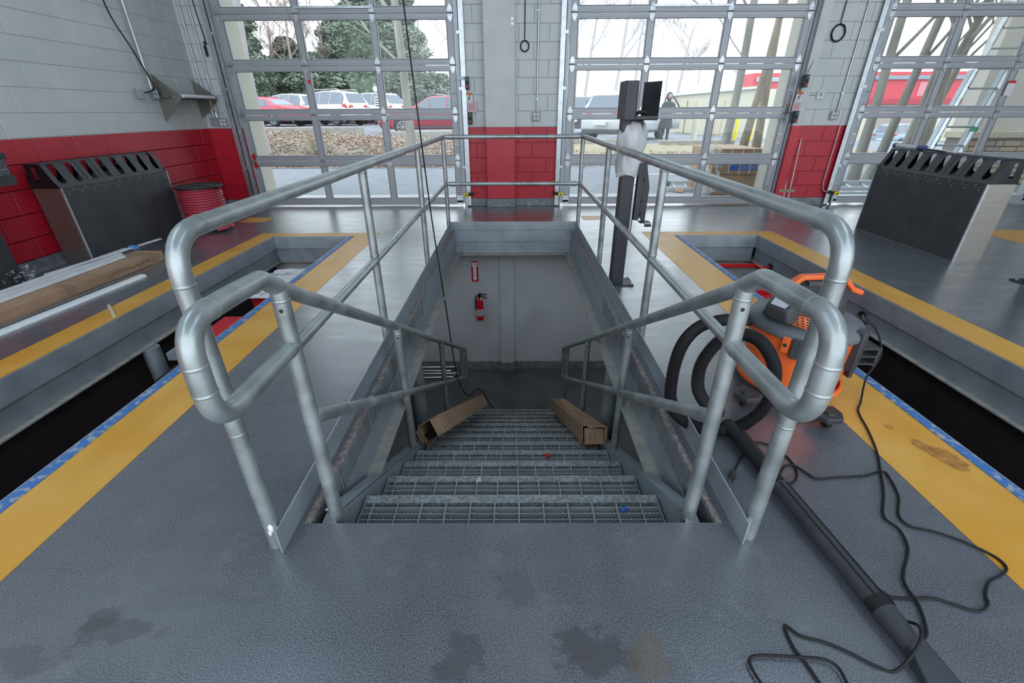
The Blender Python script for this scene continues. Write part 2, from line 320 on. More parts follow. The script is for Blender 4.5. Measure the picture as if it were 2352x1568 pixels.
for a, b in ((-3.9, -.74), (.73, 3.96)):
    MB().box((a-.02, YF+.3, 0), (a+.0, YF+.6, 3.7)).box((b, YF+.3, 0), (b+.02, YF+.6, 3.7)).build('door_reveal', mat('reveal_paint', (.5, .48, .4), .8), wf)
# steel lining of the pits and the stair opening
def lining(n, x0, x1, y0, y1, inner_lbl):
    t = thing('trim_%d' % n, None, None, (0, 0, 0), kind='structure'); tag(t, inner_lbl)
    def side(x, s, ya, yb):   # s = +1: material on the -x side of the hole edge
        MB().prism([(x, .002), (x+s*.012, .002), (x+s*.012, -.14), (x, -.14)], ya, yb, 'y').build('edge_plate', GALV2, t)
        MB().prism([(x-s*.03, -.12), (x-s*.02, -.12), (x-s*.02, -.3), (x-s*.03, -.3)], ya, yb, 'y').build('beam_web', GALV2, t)
        MB().prism([(x-s*.03, -.29), (x+s*.035, -.29), (x+s*.035, -.3), (x-s*.03, -.3)], ya, yb, 'y').build('beam_flange', DUSTY, t)
    side(x0, 1, y0, y1); side(x1, -1, y0, y1)
    MB().box((x0, y1-.012, -.14), (x1, y1, .002)).build('edge_plate', GALV2, t)
    MB().box((x0, y1+.02, -.3), (x1, y1+.03, -.12)).build('beam_web', GALV2, t); MB().box((x0, y1-.03, -.3), (x1, y1+.03, -.29)).build('beam_flange', DUSTY, t)
    MB().box((x0-.16, y0, ZB), (x0-.12, y1+.1, -.3)).build('pit_side', PIT_SHADE, t); MB().box((x1+.12, y0, ZB), (x1+.16, y1+.1, -.3)).build('pit_side', PIT_SHADE, t); MB().box((x0-.16, y0, ZB-.02), (x1+.16, y1+.1, ZB+.004)).build('pit_floor', PIT_SHADE, t); MB().box((x0-.16, y1+.1, ZB), (x1+.16, y1+.14, -.3)).build('pit_end', BWALL, t)  # dark sides and floor added to shut out light and keep pits black
    return t
ZB = -2.21; YB = 5.87
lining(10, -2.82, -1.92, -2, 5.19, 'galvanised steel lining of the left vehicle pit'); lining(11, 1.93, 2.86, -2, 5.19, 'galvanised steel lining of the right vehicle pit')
MB().box((-1.921, -2, .0015), (-1.87, 5.19, .005)).build('trim_12', BLUE, kind='structure'); MB().box((1.885, -2, .0015), (1.931, 5.19, .005)).build('trim_13', BLUE, kind='structure')
so = thing('trim_14', 'galvanised beams lining the stair opening', None, kind='structure')
for x, s in ((-.73, 1), (.72, -1)):
    MB().prism([(x, -.002), (x+s*.006, -.002), (x+s*.006, -.14), (x, -.14)], 1.1, 5.49, 'y').build('edge_plate', GALV2, so)
    MB().prism([(x, -.14), (x+s*.012, -.14), (x+s*.012, -.29), (x, -.29)], 1.1, 5.49, 'y').build('beam_web', GALV2, so)
    MB().prism([(x-s*.02, -.285), (x+s*.075, -.285), (x+s*.075, -.298), (x-s*.02, -.298)], 1.1, 5.49, 'y').build('beam_flange', DUSTY, so)
    mb = MB(); y = 1.12
    while y < 3.3:
        mb.prism([(y, -.012), (y+.014, -.012), (y+.02, -.13), (y+.004, -.13)], x+s*.005, x+s*random.uniform(.009, .014), 'x'); y += .027
    mb.build('deck_ribs', GALVB, so)
    mb = MB(); y = 1.1
    while y < 5.4:
        d = random.uniform(.05, .2); mb.box((x-s*.012, y, -.012), (x+s*random.uniform(.006, .013), y+d, .003)); y += d
    mb.build('slab_edge', RUSTY, so)
MB().box((-.73, 5.475, -.14), (.72, 5.49, -.002)).build('edge_plate', GALV2, so); MB().box((-.73, 5.49, -.29), (.72, 5.5, -.14)).build('beam_web', GALV2, so)
MB().box((-.73, 5.47, -.003), (.72, 5.476, .002)).box((-.73, 5.484, -.143), (.72, 5.489, -.137)).build('bright_edge', GALVB, so)
MB().box((-.73, 5.42, -.3), (.72, 5.5, -.287)).build('beam_flange', DUSTY, so)
bp = MB().box((0, 0, 0), (.09, .008, .13)).mesh('splice_plate', GALV2); bt = MB().lathe([(0, .016), (.011, .016), (.011, 0)], (0, 0, 0), (0, -1, 0), 6).mesh('bolt', GALVB)
for x in (-.7, .6):
    inst('splice_plate', bp, (x, 5.48, -.28), so)
    for z in (-.18, -.24): inst('bolt', bt, (x+(.06 if x < 0 else .03), 5.48, z), so)
# basement
ZB = -2.21; YB = 5.87
MB().box((-6, -3, ZB-.1), (6, YB+.2, ZB)).build('floor.001', CONC, kind='structure')
bw = MB().box((-6, YB, ZB), (6, YB+.2, -.14)).build('wall_basement', BWALL, kind='structure')
MB().box((-.19, YB-.045, ZB), (.01, YB, -.3)).build('pilaster', BWALL, bw, bevel=.004)
mb = MB().box((-6, YB-.01, ZB), (-.19, YB, ZB+.13)).box((.01, YB-.01, ZB), (6, YB, ZB+.13)).box((-.2, YB-.06, ZB), (.02, YB-.04, ZB+.13)); mb.build('baseboard_basement', COVE, kind='structure')
mb = MB().tube([(1.08, YB-.001, -.55), (1.07, YB-.001, -.9), (1.1, YB-.001, -1.2), (1.06, YB-.001, -1.4)], .002, 5); mb.build('wall_crack', BLKINK, bw)
for n, x in (('wall_basement_side', -6), ('wall_basement_side.001', 6)): MB().box((x-.1, -3, ZB), (x+.1, YB, -.14)).build(n, BWALL, kind='structure')
MB().box((-6, -3.1, ZB), (6, -3, -.14)).build('wall_basement_rear', BWALL, kind='structure')
MB().box((-6, 1.0, ZB), (6, 1.09, -.14)).box((0, 0, 0), (0, 0, 0)) if 0 else None
def steel_col(x, y, r, z1, lab): 
    t = thing('steel_column', lab, 'column', (x, y, ZB)); MB().tube([(x, y, ZB), (x, y, z1)], r, 20).build('shaft', GALV2, t); MB().box((x-.13, y-.13, ZB), (x+.13, y+.13, ZB+.012)).build('base_plate', GALV2, t); return t
steel_col(-.762, 2.95, .057, -.3, 'round galvanised steel column below the stair opening, beside the red spool side railing')
steel_col(.758, 2.9, .057, -.3, 'round galvanised steel column below the stair opening on the kiosk side')
steel_col(-2.79, 3.0, .06, -.3, 'round galvanised steel column standing inside the left vehicle pit')
steel_col(2.1, 2.25, .06, -.3, 'round galvanised steel column behind the orange vacuum in the right vehicle pit')
# ---------------- sectional doors ----------------
hm = MB(); hm.mi = 0
hm.prism([(-.03, .012), (.03, .012), (.034, .03), (.02, .075), (0, .1), (-.02, .075), (-.034, .03)], -.004, 0, 'y'); hm.prism([(-.03, -.012), (-.034, -.03), (-.02, -.075), (0, -.1), (.02, -.075), (.034, -.03), (.03, -.012)], -.004, 0, 'y')
hm.tube([(-.04, -.009, 0), (.04, -.009, 0)], .008, 8); hm.mi = 1
for x, z in ((-.012, .03), (.012, .03), (0, .07), (-.012, -.03), (.012, -.03), (0, -.07)): hm.lathe([(0, .004), (.004, .004), (.004, 0)], (x, -.004, z), (0, -1, 0), 6)
HINGE = hm.mesh('hinge', [GALVB, BLKINK])
JZ = [0.02, .655, 1.262, 1.858, 2.435, 3.04, 3.65]
def sect_door(n, x0, x1, stiles):
    d = thing('door_%d' % n, None, None, (0, 0, 0), kind='structure'); tag(d, ['grey aluminium sectional garage door with clear panes, beside the red hose spool wall', 'grey aluminium sectional garage door with clear panes, behind the black kiosk post', 'grey aluminium sectional garage door with a ladder behind it'][n-1])
    y0, y1 = YF+.01, YF+.055
    for k in range(6):
        a, b = JZ[k]+.003, JZ[k+1]-.003; lo = .095 if k == 0 else .066; hi = .066
        mb = MB().box((x0, y0, a), (x1, y1, a+lo)).box((x0, y0, b-hi), (x1, y1, b))
        mb.box((x0, y0-.006, a+lo*.35), (x1, y0, a+lo*.62)); mb.box((x0, y0-.006, b-hi*.65), (x1, y0, b-hi*.4))
        cols = [(x0, x0+.095)]+[(s-.044, s+.044) for s in stiles]+[(x1-.095, x1)]
        for c0, c1 in cols: mb.box((c0, y0+.0005, a+lo), (c1, y1, b-hi))
        s = mb.build('section', ALU, d)
        for (c0, c1), (e0, e1) in zip(cols[:-1], cols[1:]):
            xa, xb, za, zb = c1, e0, a+lo, b-hi
            g = MB().box((xa, y0+.025, za), (xb, y0+.031, zb)).build('glass_pane', GLASS, s)
            w = .009
            MB().box((xa, y0+.004, za), (xa+w, y0+.036, zb)).box((xb-w, y0+.004, za), (xb, y0+.036, zb)).box((xa, y0+.004, za), (xb, y0+.036, za+w)).build('glazing_bead', ALUEDGE, s)
            MB().box((xa-.003, y0-.003, za-.003), (xa+.003, y0+.012, zb+.003)).box((xb-.003, y0-.003, za-.003), (xb+.003, y0+.012, zb+.003)).box((xa-.003, y0-.003, zb-.004), (xb+.003, y0+.012, zb+.003)).box((xa-.003, y0-.003, za-.003), (xb+.003, y0+.006, za+.003)).build('gasket', GASK, s)
    for k in range(1, 6):
        for x in [x0+.045]+stiles+[x1-.045]: inst('hinge', HINGE, (x, y0-.007, JZ[k]), d)
    # strut seen across the middle columns of the fifth joint
    mb = MB().box((stiles[0], y0-.03, JZ[4]+.05), (stiles[1], y0-.02, JZ[4]+.075)); x = stiles[0]+.02
    mb.build('perforated_strut', GALVB, d)
    for x, s in ((x0, -1), (x1, 1)):   # track, angle and rollers
        mb = MB().box((x+s*.012, y0-.055, .05), (x+s*.018, y0-.0, 3.65)).box((x+s*.018, y0-.058, .05), (x+s*.055, y0-.054, 3.65)).box((x+s*.05, y0-.055, .05), (x+s*.055, y0-.01, 3.65)); mb.build('track', GALV2, d)
        MB().box((x+s*.06, y0-.065, .02), (x+s*.13, y0-.058, 3.65)).box((x+s*.06, y0-.065, .02), (x+s*.065, y0-.012, 3.65)).build('track_angle', GALVB, d)
        for k in range(1, 6):
            MB().tube([(x-s*.02, y0-.02, JZ[k]), (x+s*.04, y0-.02, JZ[k])], .006, 8).lathe([(0, 0), (.022, 0), (.022, .012), (0, .012)], (x+s*.02, y0-.02, JZ[k]), (s, 0, 0), 12).build('roller', GALVB, d)
        for z in (.55, 1.56, 2.2, 2.9): MB().box((x+s*.03, y0-.062, z), (x+s*.1, y0-.07, z+.035)).build('track_bracket', GALVB, d)
        mb = MB().box((x-s*.09, y0-.006, .03), (x-s*.0, y0-.001, .16)); mb.mi = 1
        for i in range(3):
            for j in range(3): mb.lathe([(0, .003), (.005, .003), (.005, 0)], (x-s*(.02+i*.025), y0-.006, .055+j*.035), (0, -1, 0), 6)
        mb.build('bottom_bracket', [GALVB, BLKINK], d)
    # warning stickers on the end stile
    sx = x1-.05 if n < 3 else x0+.05
    for z, w, h, m in ((1.52, .03, .012, BLUEINK), (1.36, .035, .02, ORINK), (1.33, .035, .035, PAPER), (.93, .05, .14, PAPER), (.27, .05, .008, BLKINK), (.235, .05, .007, REDINK), (.2, .05, .007, REDINK), (.17, .04, .007, REDINK)):
        MB().box((sx-w/2, y0-.0045, z-h/2), (sx+w/2, y0-.001, z+h/2)).build('sticker', m, d)
    for i in (-1, 0, 1): MB().box((sx+i*.014-.002, y0-.0055, .88), (sx+i*.014+.002, y0-.0045, .98)).build('sticker_print', REDINK, d)
    return d
d1 = sect_door(1, -3.88, -.77, [-2.82, -1.83]); d2 = sect_door(2, .76, 3.9, [1.81, 2.82]); d3 = sect_door(3, 4.87, 7.9, [5.86, 6.83])
for x in (-3.83, .81):
    MB().box((x-.035, YF+.003, .15), (x+.02, YF+.0085, .158)).build('sticker', REDINK, d1 if x < 0 else d2)
dia = MB().prism([(-.03, 0), (0, -.05), (.03, 0), (0, .05)], 0, .003, 'y').mesh('red_hinge_cover', REDP)
for z in (.72, .6): inst('red_hinge_cover', dia, (-3.815, YF-.012, z), d1)
# ---------------- guard rail round the stair opening ----------------
PR = .0245
gr = thing('guardrail', 'galvanised pipe guardrail with kick plates round the stair opening', 'railing', (0, 5.5, 0))
ZT, ZM = 1.04, .53
def weld(mb, p, d, r=PR): mb.lathe([(r+.0002, -.004), (r+.0014, -.001), (r+.0014, .001), (r+.0002, .004)], p, d, 20)
for x in (-.80, .80):
    y0 = 1.02 if x < 0 else 1.05
    rail = MB().tube(fillet([(x, y0, .0), (x, y0, ZT), (x, 5.56, ZT)], .11, 9), PR, 24).build('top_rail', GALV, gr, label='top rail pipe with its bent front end')
    mb = Multi(); weld(mb, (x, y0, ZT-.12), (0, 0, 1)); weld(mb, (x, y0+.12, ZT), (0, 1, 0)); weld(mb, (x, y0, .47), (0, 0, 1)); mb.build('weld_ring', GALV, rail)
    MB().tube([(x, y0, ZM), (x, 5.56, ZM)], PR*.9, 20).build('mid_rail', GALV, gr)
    for y in (2.5, 4.02, 5.56):
        p = MB().tube([(x, y, 0), (x, y, ZT)], PR*.95, 20).build('post', GALV, gr)
        mb = Multi(); weld(mb, (x, y, ZT-.03), (0, 0, 1)); weld(mb, (x, y, ZM+.03), (0, 0, 1)); mb.lathe([(0, .001), (.004, .001), (.004, 0)], (x-math.copysign(.0, x), y-PR*.95, ZT-.07), (0, -1, 0), 8); mb.build('weld_ring', GALV, p)
    xi = math.copysign(.766, x)
    MB().box((xi-.003, y0-.04, 0), (xi+.003, 5.5, .1)).build('kick_plate', GALV2, gr, bevel=.001)
    MB().box((min(xi, x), y0-.02, .02), (max(xi, x), y0-.012, .1)).build('kick_plate_bracket', GALVB, gr)
MB().tube([(-.8, 5.56, ZT), (.8, 5.56, ZT)], PR*.95, 20).build('top_rail', GALV, gr); MB().tube([(-.8, 5.56, ZM), (.8, 5.56, ZM)], PR*.9, 20).build('mid_rail', GALV, gr)
MB().box((-.766, 5.492, -.0), (.766, 5.498, .1)).build('kick_plate', GALV2, gr, bevel=.001)
for x in (-.72, .72):
    for z in (ZT, ZM): MB().tube([(x-.03, 5.56, z), (x+.03, 5.56, z)], PR*1.2, 20).build('pipe_sleeve', GALV, gr)
MB().sphere((-.789, .998, .095), .012, 10, (.8, .45, 1.5)).sphere((-.797, .998, .075), .007, 8, (.9, .5, 2.2)).build('paint_blob', WHITEP, gr, label='smear of white paint at the foot of the post')
# ---------------- staircase ----------------
RUN, RISE, NT = .29, .17, 12
st = thing('staircase', 'galvanised steel grating staircase going down to the basement', 'stairs', (0, 4.9, ZB))
TX0, TX1 = -.632, .607
def bearing():
    mb = MB(); n = 150; L = TX1-TX0-.012; vs = []; t = .0021
    for y in (-t, t):
        for i in range(n+1): vs.append((i*L/n, y, -.027))
        for i in range(n+1): vs.append((i*L/n, y, .0 if i % 2 else -.0035))
    m = n+1; fs = []
    for i in range(n):
        fs += [(i, i+1, m+i+1, m+i), (2*m+i, 3*m+i, 3*m+i+1, 2*m+i+1), (m+i, m+i+1, 3*m+i+1, 3*m+i)]
    return mb.add(vs, fs).mesh('bearing_bar', mat('serrated_bar', (.4, .43, .45), .5, .15), smooth=False)
BB = bearing(); CB = MB().box((-.003, -.245, -.008), (.003, .0, .001)).mesh('cross_bar', GALV2)
NOS = MB().box((0, -.042, -.03), (TX1-TX0-.008, 0, -.0)).mesh('nosing', mat('checker_nosing', (.2, .22, .23), .5, .3, (.33, .35, .36), 60, .45, .55, .7, 220)); EP = MB().box((0, -.29, -.05), (.005, 0, .001)).mesh('end_plate', GALV2)
for n in range(1, NT+1):
    y1 = 1.10+RUN*n; z = -RISE*n
    tr = MB().box((TX0, y1-.292, z-.05), (TX1, y1-.286, z-.02)).build('tread', GALV2, st)
    inst('nosing', NOS, (TX0+.004, y1, z), tr)
    for x in (TX0, TX1-.005): inst('end_plate', EP, (x, y1, z), tr)
    for k in range(8): inst('bearing_bar', BB, (TX0+.006, y1-.065-.0302*k, z), tr)
    for k in range(12): inst('cross_bar', CB, (-.595+k*.1016+.006, y1-.042, z), tr)
sl = RISE/RUN; ang = math.atan(sl); yE = 1.10+RUN*NT+.12
nl = lambda y: -.17-sl*(y-1.39)
for s, xw in ((-1, -.642), (1, .617)):
    T0 = nl(1.1)+.02-.0; a = (1.10, -.02); b = (yE+.15, nl(yE+.15)+.03)
    mb = MB(); h = .25; f = .055
    mb.prism([(1.10, -.03), (1.2, -.03), (yE+.2, nl(yE+.2)+.03), (yE+.2, ZB), (yE-.1, ZB), (1.10, -.34)], xw, xw+s*.007, 'x'); mb.build('stringer', GALV2, st)
    mb = MB(); mb.bar((xw+s*f/2, 1.17, nl(1.17)+.03), (xw+s*f/2, yE+.2, nl(yE+.2)+.03), f, .008, (0, .5, 1)); mb.build('stringer_flange', GALV2, st)
    mb = MB().prism([(1.102, -.02), (1.17, -.02), (1.15, -.08), (1.102, -.08)], xw+s*.0, xw+s*.05, 'x'); mb.build('stringer_plate', GALVB, st)
for s, x in ((-1, -.648), (1, .637)):
    zt = lambda y: .865-sl*(y-1.15)
    ye = 5.2 if s < 0 else 4.95
    hr = MB().tube(fillet([(x, 1.15, .868), (x, 1.08, .914), (x, .95, .92)], .012, 4)+fillet([(x, .95, .92), (x, .78, .925), (x, .775, .685), (x, 1.15, .685)], .085, 9)[1:], PR, 24).build('handrail', GALV, st, label='inner pipe handrail with a closed loop at its top end')
    mb = Multi(); weld(mb, (x, .87, .922), (0, 1, 0)); weld(mb, (x, .778, .835), (0, 0, 1)); weld(mb, (x, .777, .77), (0, 0, 1)); weld(mb, (x, 1.15-.035, .685), (0, 1, 0), PR); mb.build('weld_ring', GALV, hr)
    MB().tube([(x, 1.15, .868), (x, 1.16, .858)]+fillet([(x, 1.2, zt(1.2)), (x, ye, zt(ye)), (x, ye, zt(ye)-.42), (x, ye-.35, zt(ye-.35)-.45)], .03, 4), PR*.93, 20).build('handrail_pipe', GALV, hr)
    MB().tube([(x, 1.16, zt(1.16)-.44), (x, ye-.3, zt(ye-.3)-.44)], PR*.93, 20).build('mid_pipe', GALV, hr)
    ys = (1.15, 2.22, 3.52, 4.83) if s < 0 else (1.15, 2.2, 3.38, 4.6)
    for y in ys:
        zb = max(nl(y)+.03, ZB) if y > 1.2 else -.06
        MB().tube([(x, y, zb), (x, y, zt(y)+(.0 if y > 1.2 else .0))], PR*(.98 if y < 1.2 else .93), 20).build('post', GALV, hr)
        mb = MB(); mb.lathe([(.0, .001), (.006, .001), (.006, 0)], (x-s*.006, y-PR*.97, zt(y)-.06), (0, -1, 0), 8)
        mb.build('vent_hole', BLKINK, hr); mb = Multi(); weld(mb, (x, y, zb+.005), (0, 0, 1)); weld(mb, (x, y, zt(y)-.035), (0, 0, 1)); mb.build('weld_ring', GALV, hr)
# ---------------- things on the stair ----------------
def box_on_stair(x0, x1, y0, y1, label, flip):
    ang2 = -ang; t = thing('cardboard_box', label, 'box', ((x0+x1)/2, (y0+y1)/2, nl((y0+y1)/2)+.02)); return t
def long_box(a, b, w, h, roll, label, ends):
    a, b = Vector(a), Vector(b); d = (b-a).normalized(); sd = d.cross(Vector((0, 0, 1))).normalized(); up = sd.cross(d)
    q = Quaternion(d, roll); sd = q @ sd; up = q @ up; t = thing('cardboard_box', label, 'box', tuple(a)); k = .006
    P = lambda p, i, j: p+sd*i*w/2+up*j*h
    mb = MB()
    for (i0, j0, i1, j1) in ((-1, 0, 1, 0), (1, 0, 1, 1), (1, 1, -1, 1), (-1, 1, -1, 0)):
        mb.add([P(a, i0, j0), P(a, i1, j1), P(b, i1, j1), P(b, i0, j0)], [(0, 1, 2, 3)])
    mb.add([P(b, -1, 0), P(b, 1, 0), P(b, 1, 1), P(b, -1, 1)], [(0, 1, 2, 3)])
    o = mb.build('box_body', CARD, t, smooth=False); sld = o.modifiers.new('wall', 'SOLIDIFY'); sld.thickness = .005; sld.offset = -1
    ends(t, a, b, d, sd, up, w, h, P); return t
def endL(t, a, b, d, sd, up, w, h, P):
    mb = MB()
    mb.add([P(a, .15, .98)-d*.002, P(a, 1, .98)-d*.002, P(a, 1, .0)-d*.012, P(a, .15, .0)-d*.01], [(0, 1, 2, 3)]); o = mb.build('end_flap', CARD, t, smooth=False); o.modifiers.new('t', 'SOLIDIFY').thickness = .004
    mb = MB(); mb.add([P(a, -1, .02), P(a, -.0, .02), P(a, .1, -.1)-d*.09, P(a, -.7, -.12)-d*.08], [(0, 1, 2, 3)]); mb.add([P(a, -1, .1), P(a, -1, .95), P(a, -1.1, .8)-d*.07, P(a, -1.12, .1)-d*.06], [(0, 1, 2, 3)]); o = mb.build('end_flap', CARDD, t, smooth=False); o.modifiers.new('t', 'SOLIDIFY').thickness = .004
    for i, j in ((-.75, .35), (-.35, .5), (-.5, .15), (0, .3)): MB().tube([P(a, i, j)+d*.01, P(a, i, j)+d*.8], .016, 12, cap=False).build('packed_tube', DGREY, t)
    MB().bar(P(a, .1, 1.012), P(b, .1, 1.012), .045, .0012, up).build('packing_tape', mat('brown_tape', (.36, .25, .17), .3), t)
def endR(t, a, b, d, sd, up, w, h, P):
    mb = MB(); mb.add([P(a, -.8, .02)-d*.002, P(a, .9, .02)-d*.002, P(a, .88, .85)-d*.004, P(a, -.8, .9)-d*.004], [(0, 1, 2, 3)]); mb.add([P(a, -.6, 1), P(a, 1, 1), P(a, 1.1, 1.02)-d*.06, P(a, -.5, .95)-d*.05], [(0, 1, 2, 3)])
    mb.add([P(a, 1, .1), P(a, 1, .95), P(a, 1.12, 1)-d*.07, P(a, 1.1, .3)-d*.05], [(0, 1, 2, 3)]); mb.add([P(a, -1, .0), P(a, -1, .45), P(a, -1.6, .0)-d*.06, P(a, -1.5, .0)-d*.0], [(0, 1, 2, 3)])
    o = mb.build('end_flap', CARD, t, smooth=False); o.modifiers.new('t', 'SOLIDIFY').thickness = .004
    MB().add([P(a, -.3, 1.02)-d*.02, P(a, .7, 1.02)-d*.025, P(a, .6, 1.03)-d*.05, P(a, -.25, 1.0)-d*.045], [(0, 1, 2, 3)]).build('paper_label', PAPER, t, smooth=False)
    mb = MB(); [mb.bar(P(a, i, .25)-d*.006, P(a, i+.05, .6)-d*.008, .004, .002, d) for i in (-.35, .1)]; mb.bar(P(a, -.82, .05)-d*.004, P(a, -.8, .7)-d*.006, .006, .002, d); mb.build('torn_slit', CARDD, t)
long_box((-.53, 2.42, -.70), (-.37, 4.15, -1.71), .165, .125, R(-33), 'brown cardboard box with tubes in its torn end, lying down the stair', endL)
long_box((.545, 2.38, -.735), (.50, 4.15, -1.74), .15, .125, R(0), 'dusty closed cardboard box with a paper label, lying down the stair', endR)
c = MB(); c.tube(spline([(.20, 2.19, -.675), (.213, 2.2, -.66), (.222, 2.19, -.672), (.216, 2.18, -.655), (.204, 2.2, -.662)], 5), .008, 8); t = c.build('tape_scrap', REDP); tag(t, 'small scrap of red tape on the grating of the fifth tread', 'tape')
c = MB(); 
for k in range(9): c.add([(.455+random.uniform(-.02, .02), 1.3+random.uniform(-.02, .02), -.165+random.uniform(0, .02)) for _ in range(4)], [(0, 1, 2, 3)])
o = c.build('tape_scrap', BLUEINK, smooth=False); tag(o, 'crumpled scrap of blue tape on the grating of the top tread', 'tape')
c = MB()
for k in range(8): c.add([(-.175+random.uniform(-.014, .014), 1.64+random.uniform(-.02, .02), -.335+random.uniform(0, .012)) for _ in range(4)], [(0, 1, 2, 3)])
o = c.build('plastic_scrap', PAPER, smooth=False); tag(o, 'tiny crumpled clear plastic scrap on the second tread', 'litter')
# hanging cable
pts = spline([(-.815, 4.0, 3.4), (-.80, 4.0, 2.2), (-.76, 4.0, 1.2), (-.72, 4.0, .4), (-.66, 4.0, -.4), (-.60, 4.02, -1.2), (-.50, 4.05, -1.47), (-.42, 4.1, -1.43), (-.36, 4.2, -1.5), (-.3, 4.3, -1.72), (-.25, 4.35, -1.85)], 6)
tag(MB().tube(pts, .006, 8).build('hanging_cable', RUBBER), 'thin black cable hanging from above down into the stair opening', 'cable')
# ---------------- basement things ----------------
t = thing('fire_extinguisher_sign', 'red and white sign with a down arrow on the basement wall', 'sign', (-.5, YB, -.6))
yb = YB-.002
pw = lambda p, Y: (p[0], Y, p[1])
X0, X1, Z0, Z1 = -.577, -.484, -.805, -.512
MB().box((X0, yb-.004, Z0), (X1, yb, Z1)).build('panel', REDP, t); xm = (X0+X1)/2; yy = yb-.0055
MB().prism([(X0+.008, Z1-.012), (xm, Z1-.022), (X1-.008, Z1-.012), (X1-.008, Z1-.075), (X0+.008, Z1-.075)], yy, yb-.003, 'y').build('white_field', WHITEP, t)
MB().prism([(xm-.022, Z1-.075), (xm+.022, Z1-.075), (xm+.022, Z0+.055), (xm+.034, Z0+.055), (xm, Z0+.01), (xm-.034, Z0+.055), (xm-.022, Z0+.055)], yy, yb-.003, 'y').build('arrow', WHITEP, t)
text('FIRE', .034, (xm, yy-.0006, Z1-.05), (R(90), 0, 0), REDINK, t)
for i, ch in enumerate('EXTINGUISHER'): text(ch, .017, (xm, yy-.0006, Z1-.085-i*.0138), (R(90), 0, 0), BLUEINK, t)
t = thing('fire_extinguisher', 'red fire extinguisher hanging on the basement wall below the sign', 'extinguisher', (-.5, YB-.06, -1.4)); ex, ey = -.475, YB-.07
MB().lathe([(0, -1.352), (.045, -1.352), (.05, -1.34), (.05, -1.09), (.045, -1.055), (.025, -1.035), (.018, -1.02), (0, -1.02)], (ex, ey, 0), (0, 0, 1), 28).build('cylinder', REDP, t)
MB().lathe([(.051, -1.28), (.0515, -1.275), (.0515, -1.185), (.051, -1.18)], (ex, ey, 0), (0, 0, 1), 28).build('label_band', mat('grey_label', (.55, .52, .58), .5), t)
for i, w in enumerate((.05, .04, .045)): MB().box((ex-w/2, ey-.0535, -1.205-i*.02), (ex+w/2, ey-.05, -1.2-i*.02)).build('label_print', BLKINK, t)
MB().lathe([(0, -1.02), (.016, -1.02), (.016, -.985), (0, -.985)], (ex, ey, 0), (0, 0, 1), 14).box((ex-.012, ey-.012, -.985), (ex+.02, ey+.012, -.955)).build('valve', BLKGLOSS, t)
MB().bar((ex-.01, ey, -.958), (ex+.1, ey-.02, -.965), .016, .008).bar((ex+.0, ey, -.985), (ex+.1, ey-.02, -1.02), .016, .008).build('lever', RUBBER, t)
MB().tube(spline([(ex-.01, ey, -.98), (ex-.05, ey-.01, -1.0), (ex-.055, ey-.015, -1.1), (ex-.052, ey-.02, -1.2)], 5), .008, 8).build('nozzle_hose', RUBBER, t)
MB().box((ex+.012, ey-.03, -1.045), (ex+.03, ey-.028, -1.0)).build('inspection_tag', mat('yellow_tag', (.6, .55, .2), .6), t); MB().box((ex-.015, ey+.045, -1.1), (ex+.015, YB, -1.0)).build('bracket', BLKGLOSS, t)
lab = ['grey steel conduit at the back of the heap on the basement floor', 'thin bright conduit in the heap on the basement floor', 'long pale steel conduit in the middle of the basement heap', 'short steel conduit nearest the foot of the handrail', 'steel conduit at the front of the basement heap']
for k, (xa, xb, y, z, dy) in enumerate([(-1.9, -1.1, 5.82, .03, .0), (-2.0, -.88, 5.78, .07, .02), (-2.05, -.95, 5.74, .05, -.02), (-1.95, -.84, 5.68, .03, .0), (-2.1, -.9, 5.55, .025, .03)]):
    t = MB().tube([(xa, y, ZB+z), (xb, y+dy, ZB+z)], .013, 10).build('steel_conduit', GALVB); tag(t, lab[k], 'conduit')
    MB().tube([(xb-.04, y+dy, ZB+z), (xb+.01, y+dy, ZB+z)], .017, 10).build('coupling', GALVB, t)
t = thing('slotted_channel', 'slotted steel strut channel with a row of holes, in front of the conduit heap', 'channel', (-1.5, 5.62, ZB))
MB().box((-2.0, 5.6, ZB), (-.78, 5.605, ZB+.045)).box((-2.0, 5.6, ZB), (-.78, 5.64, ZB+.004)).box((-2, 5.636, ZB), (-.78, 5.64, ZB+.045)).build('channel_body', GALVB, t)
mb = MB(); [mb.box((-1.95+i*.06, 5.5985, ZB+.016), (-1.918+i*.06, 5.6, ZB+.03)) for i in range(19)]; mb.build('slot', BLKINK, t)
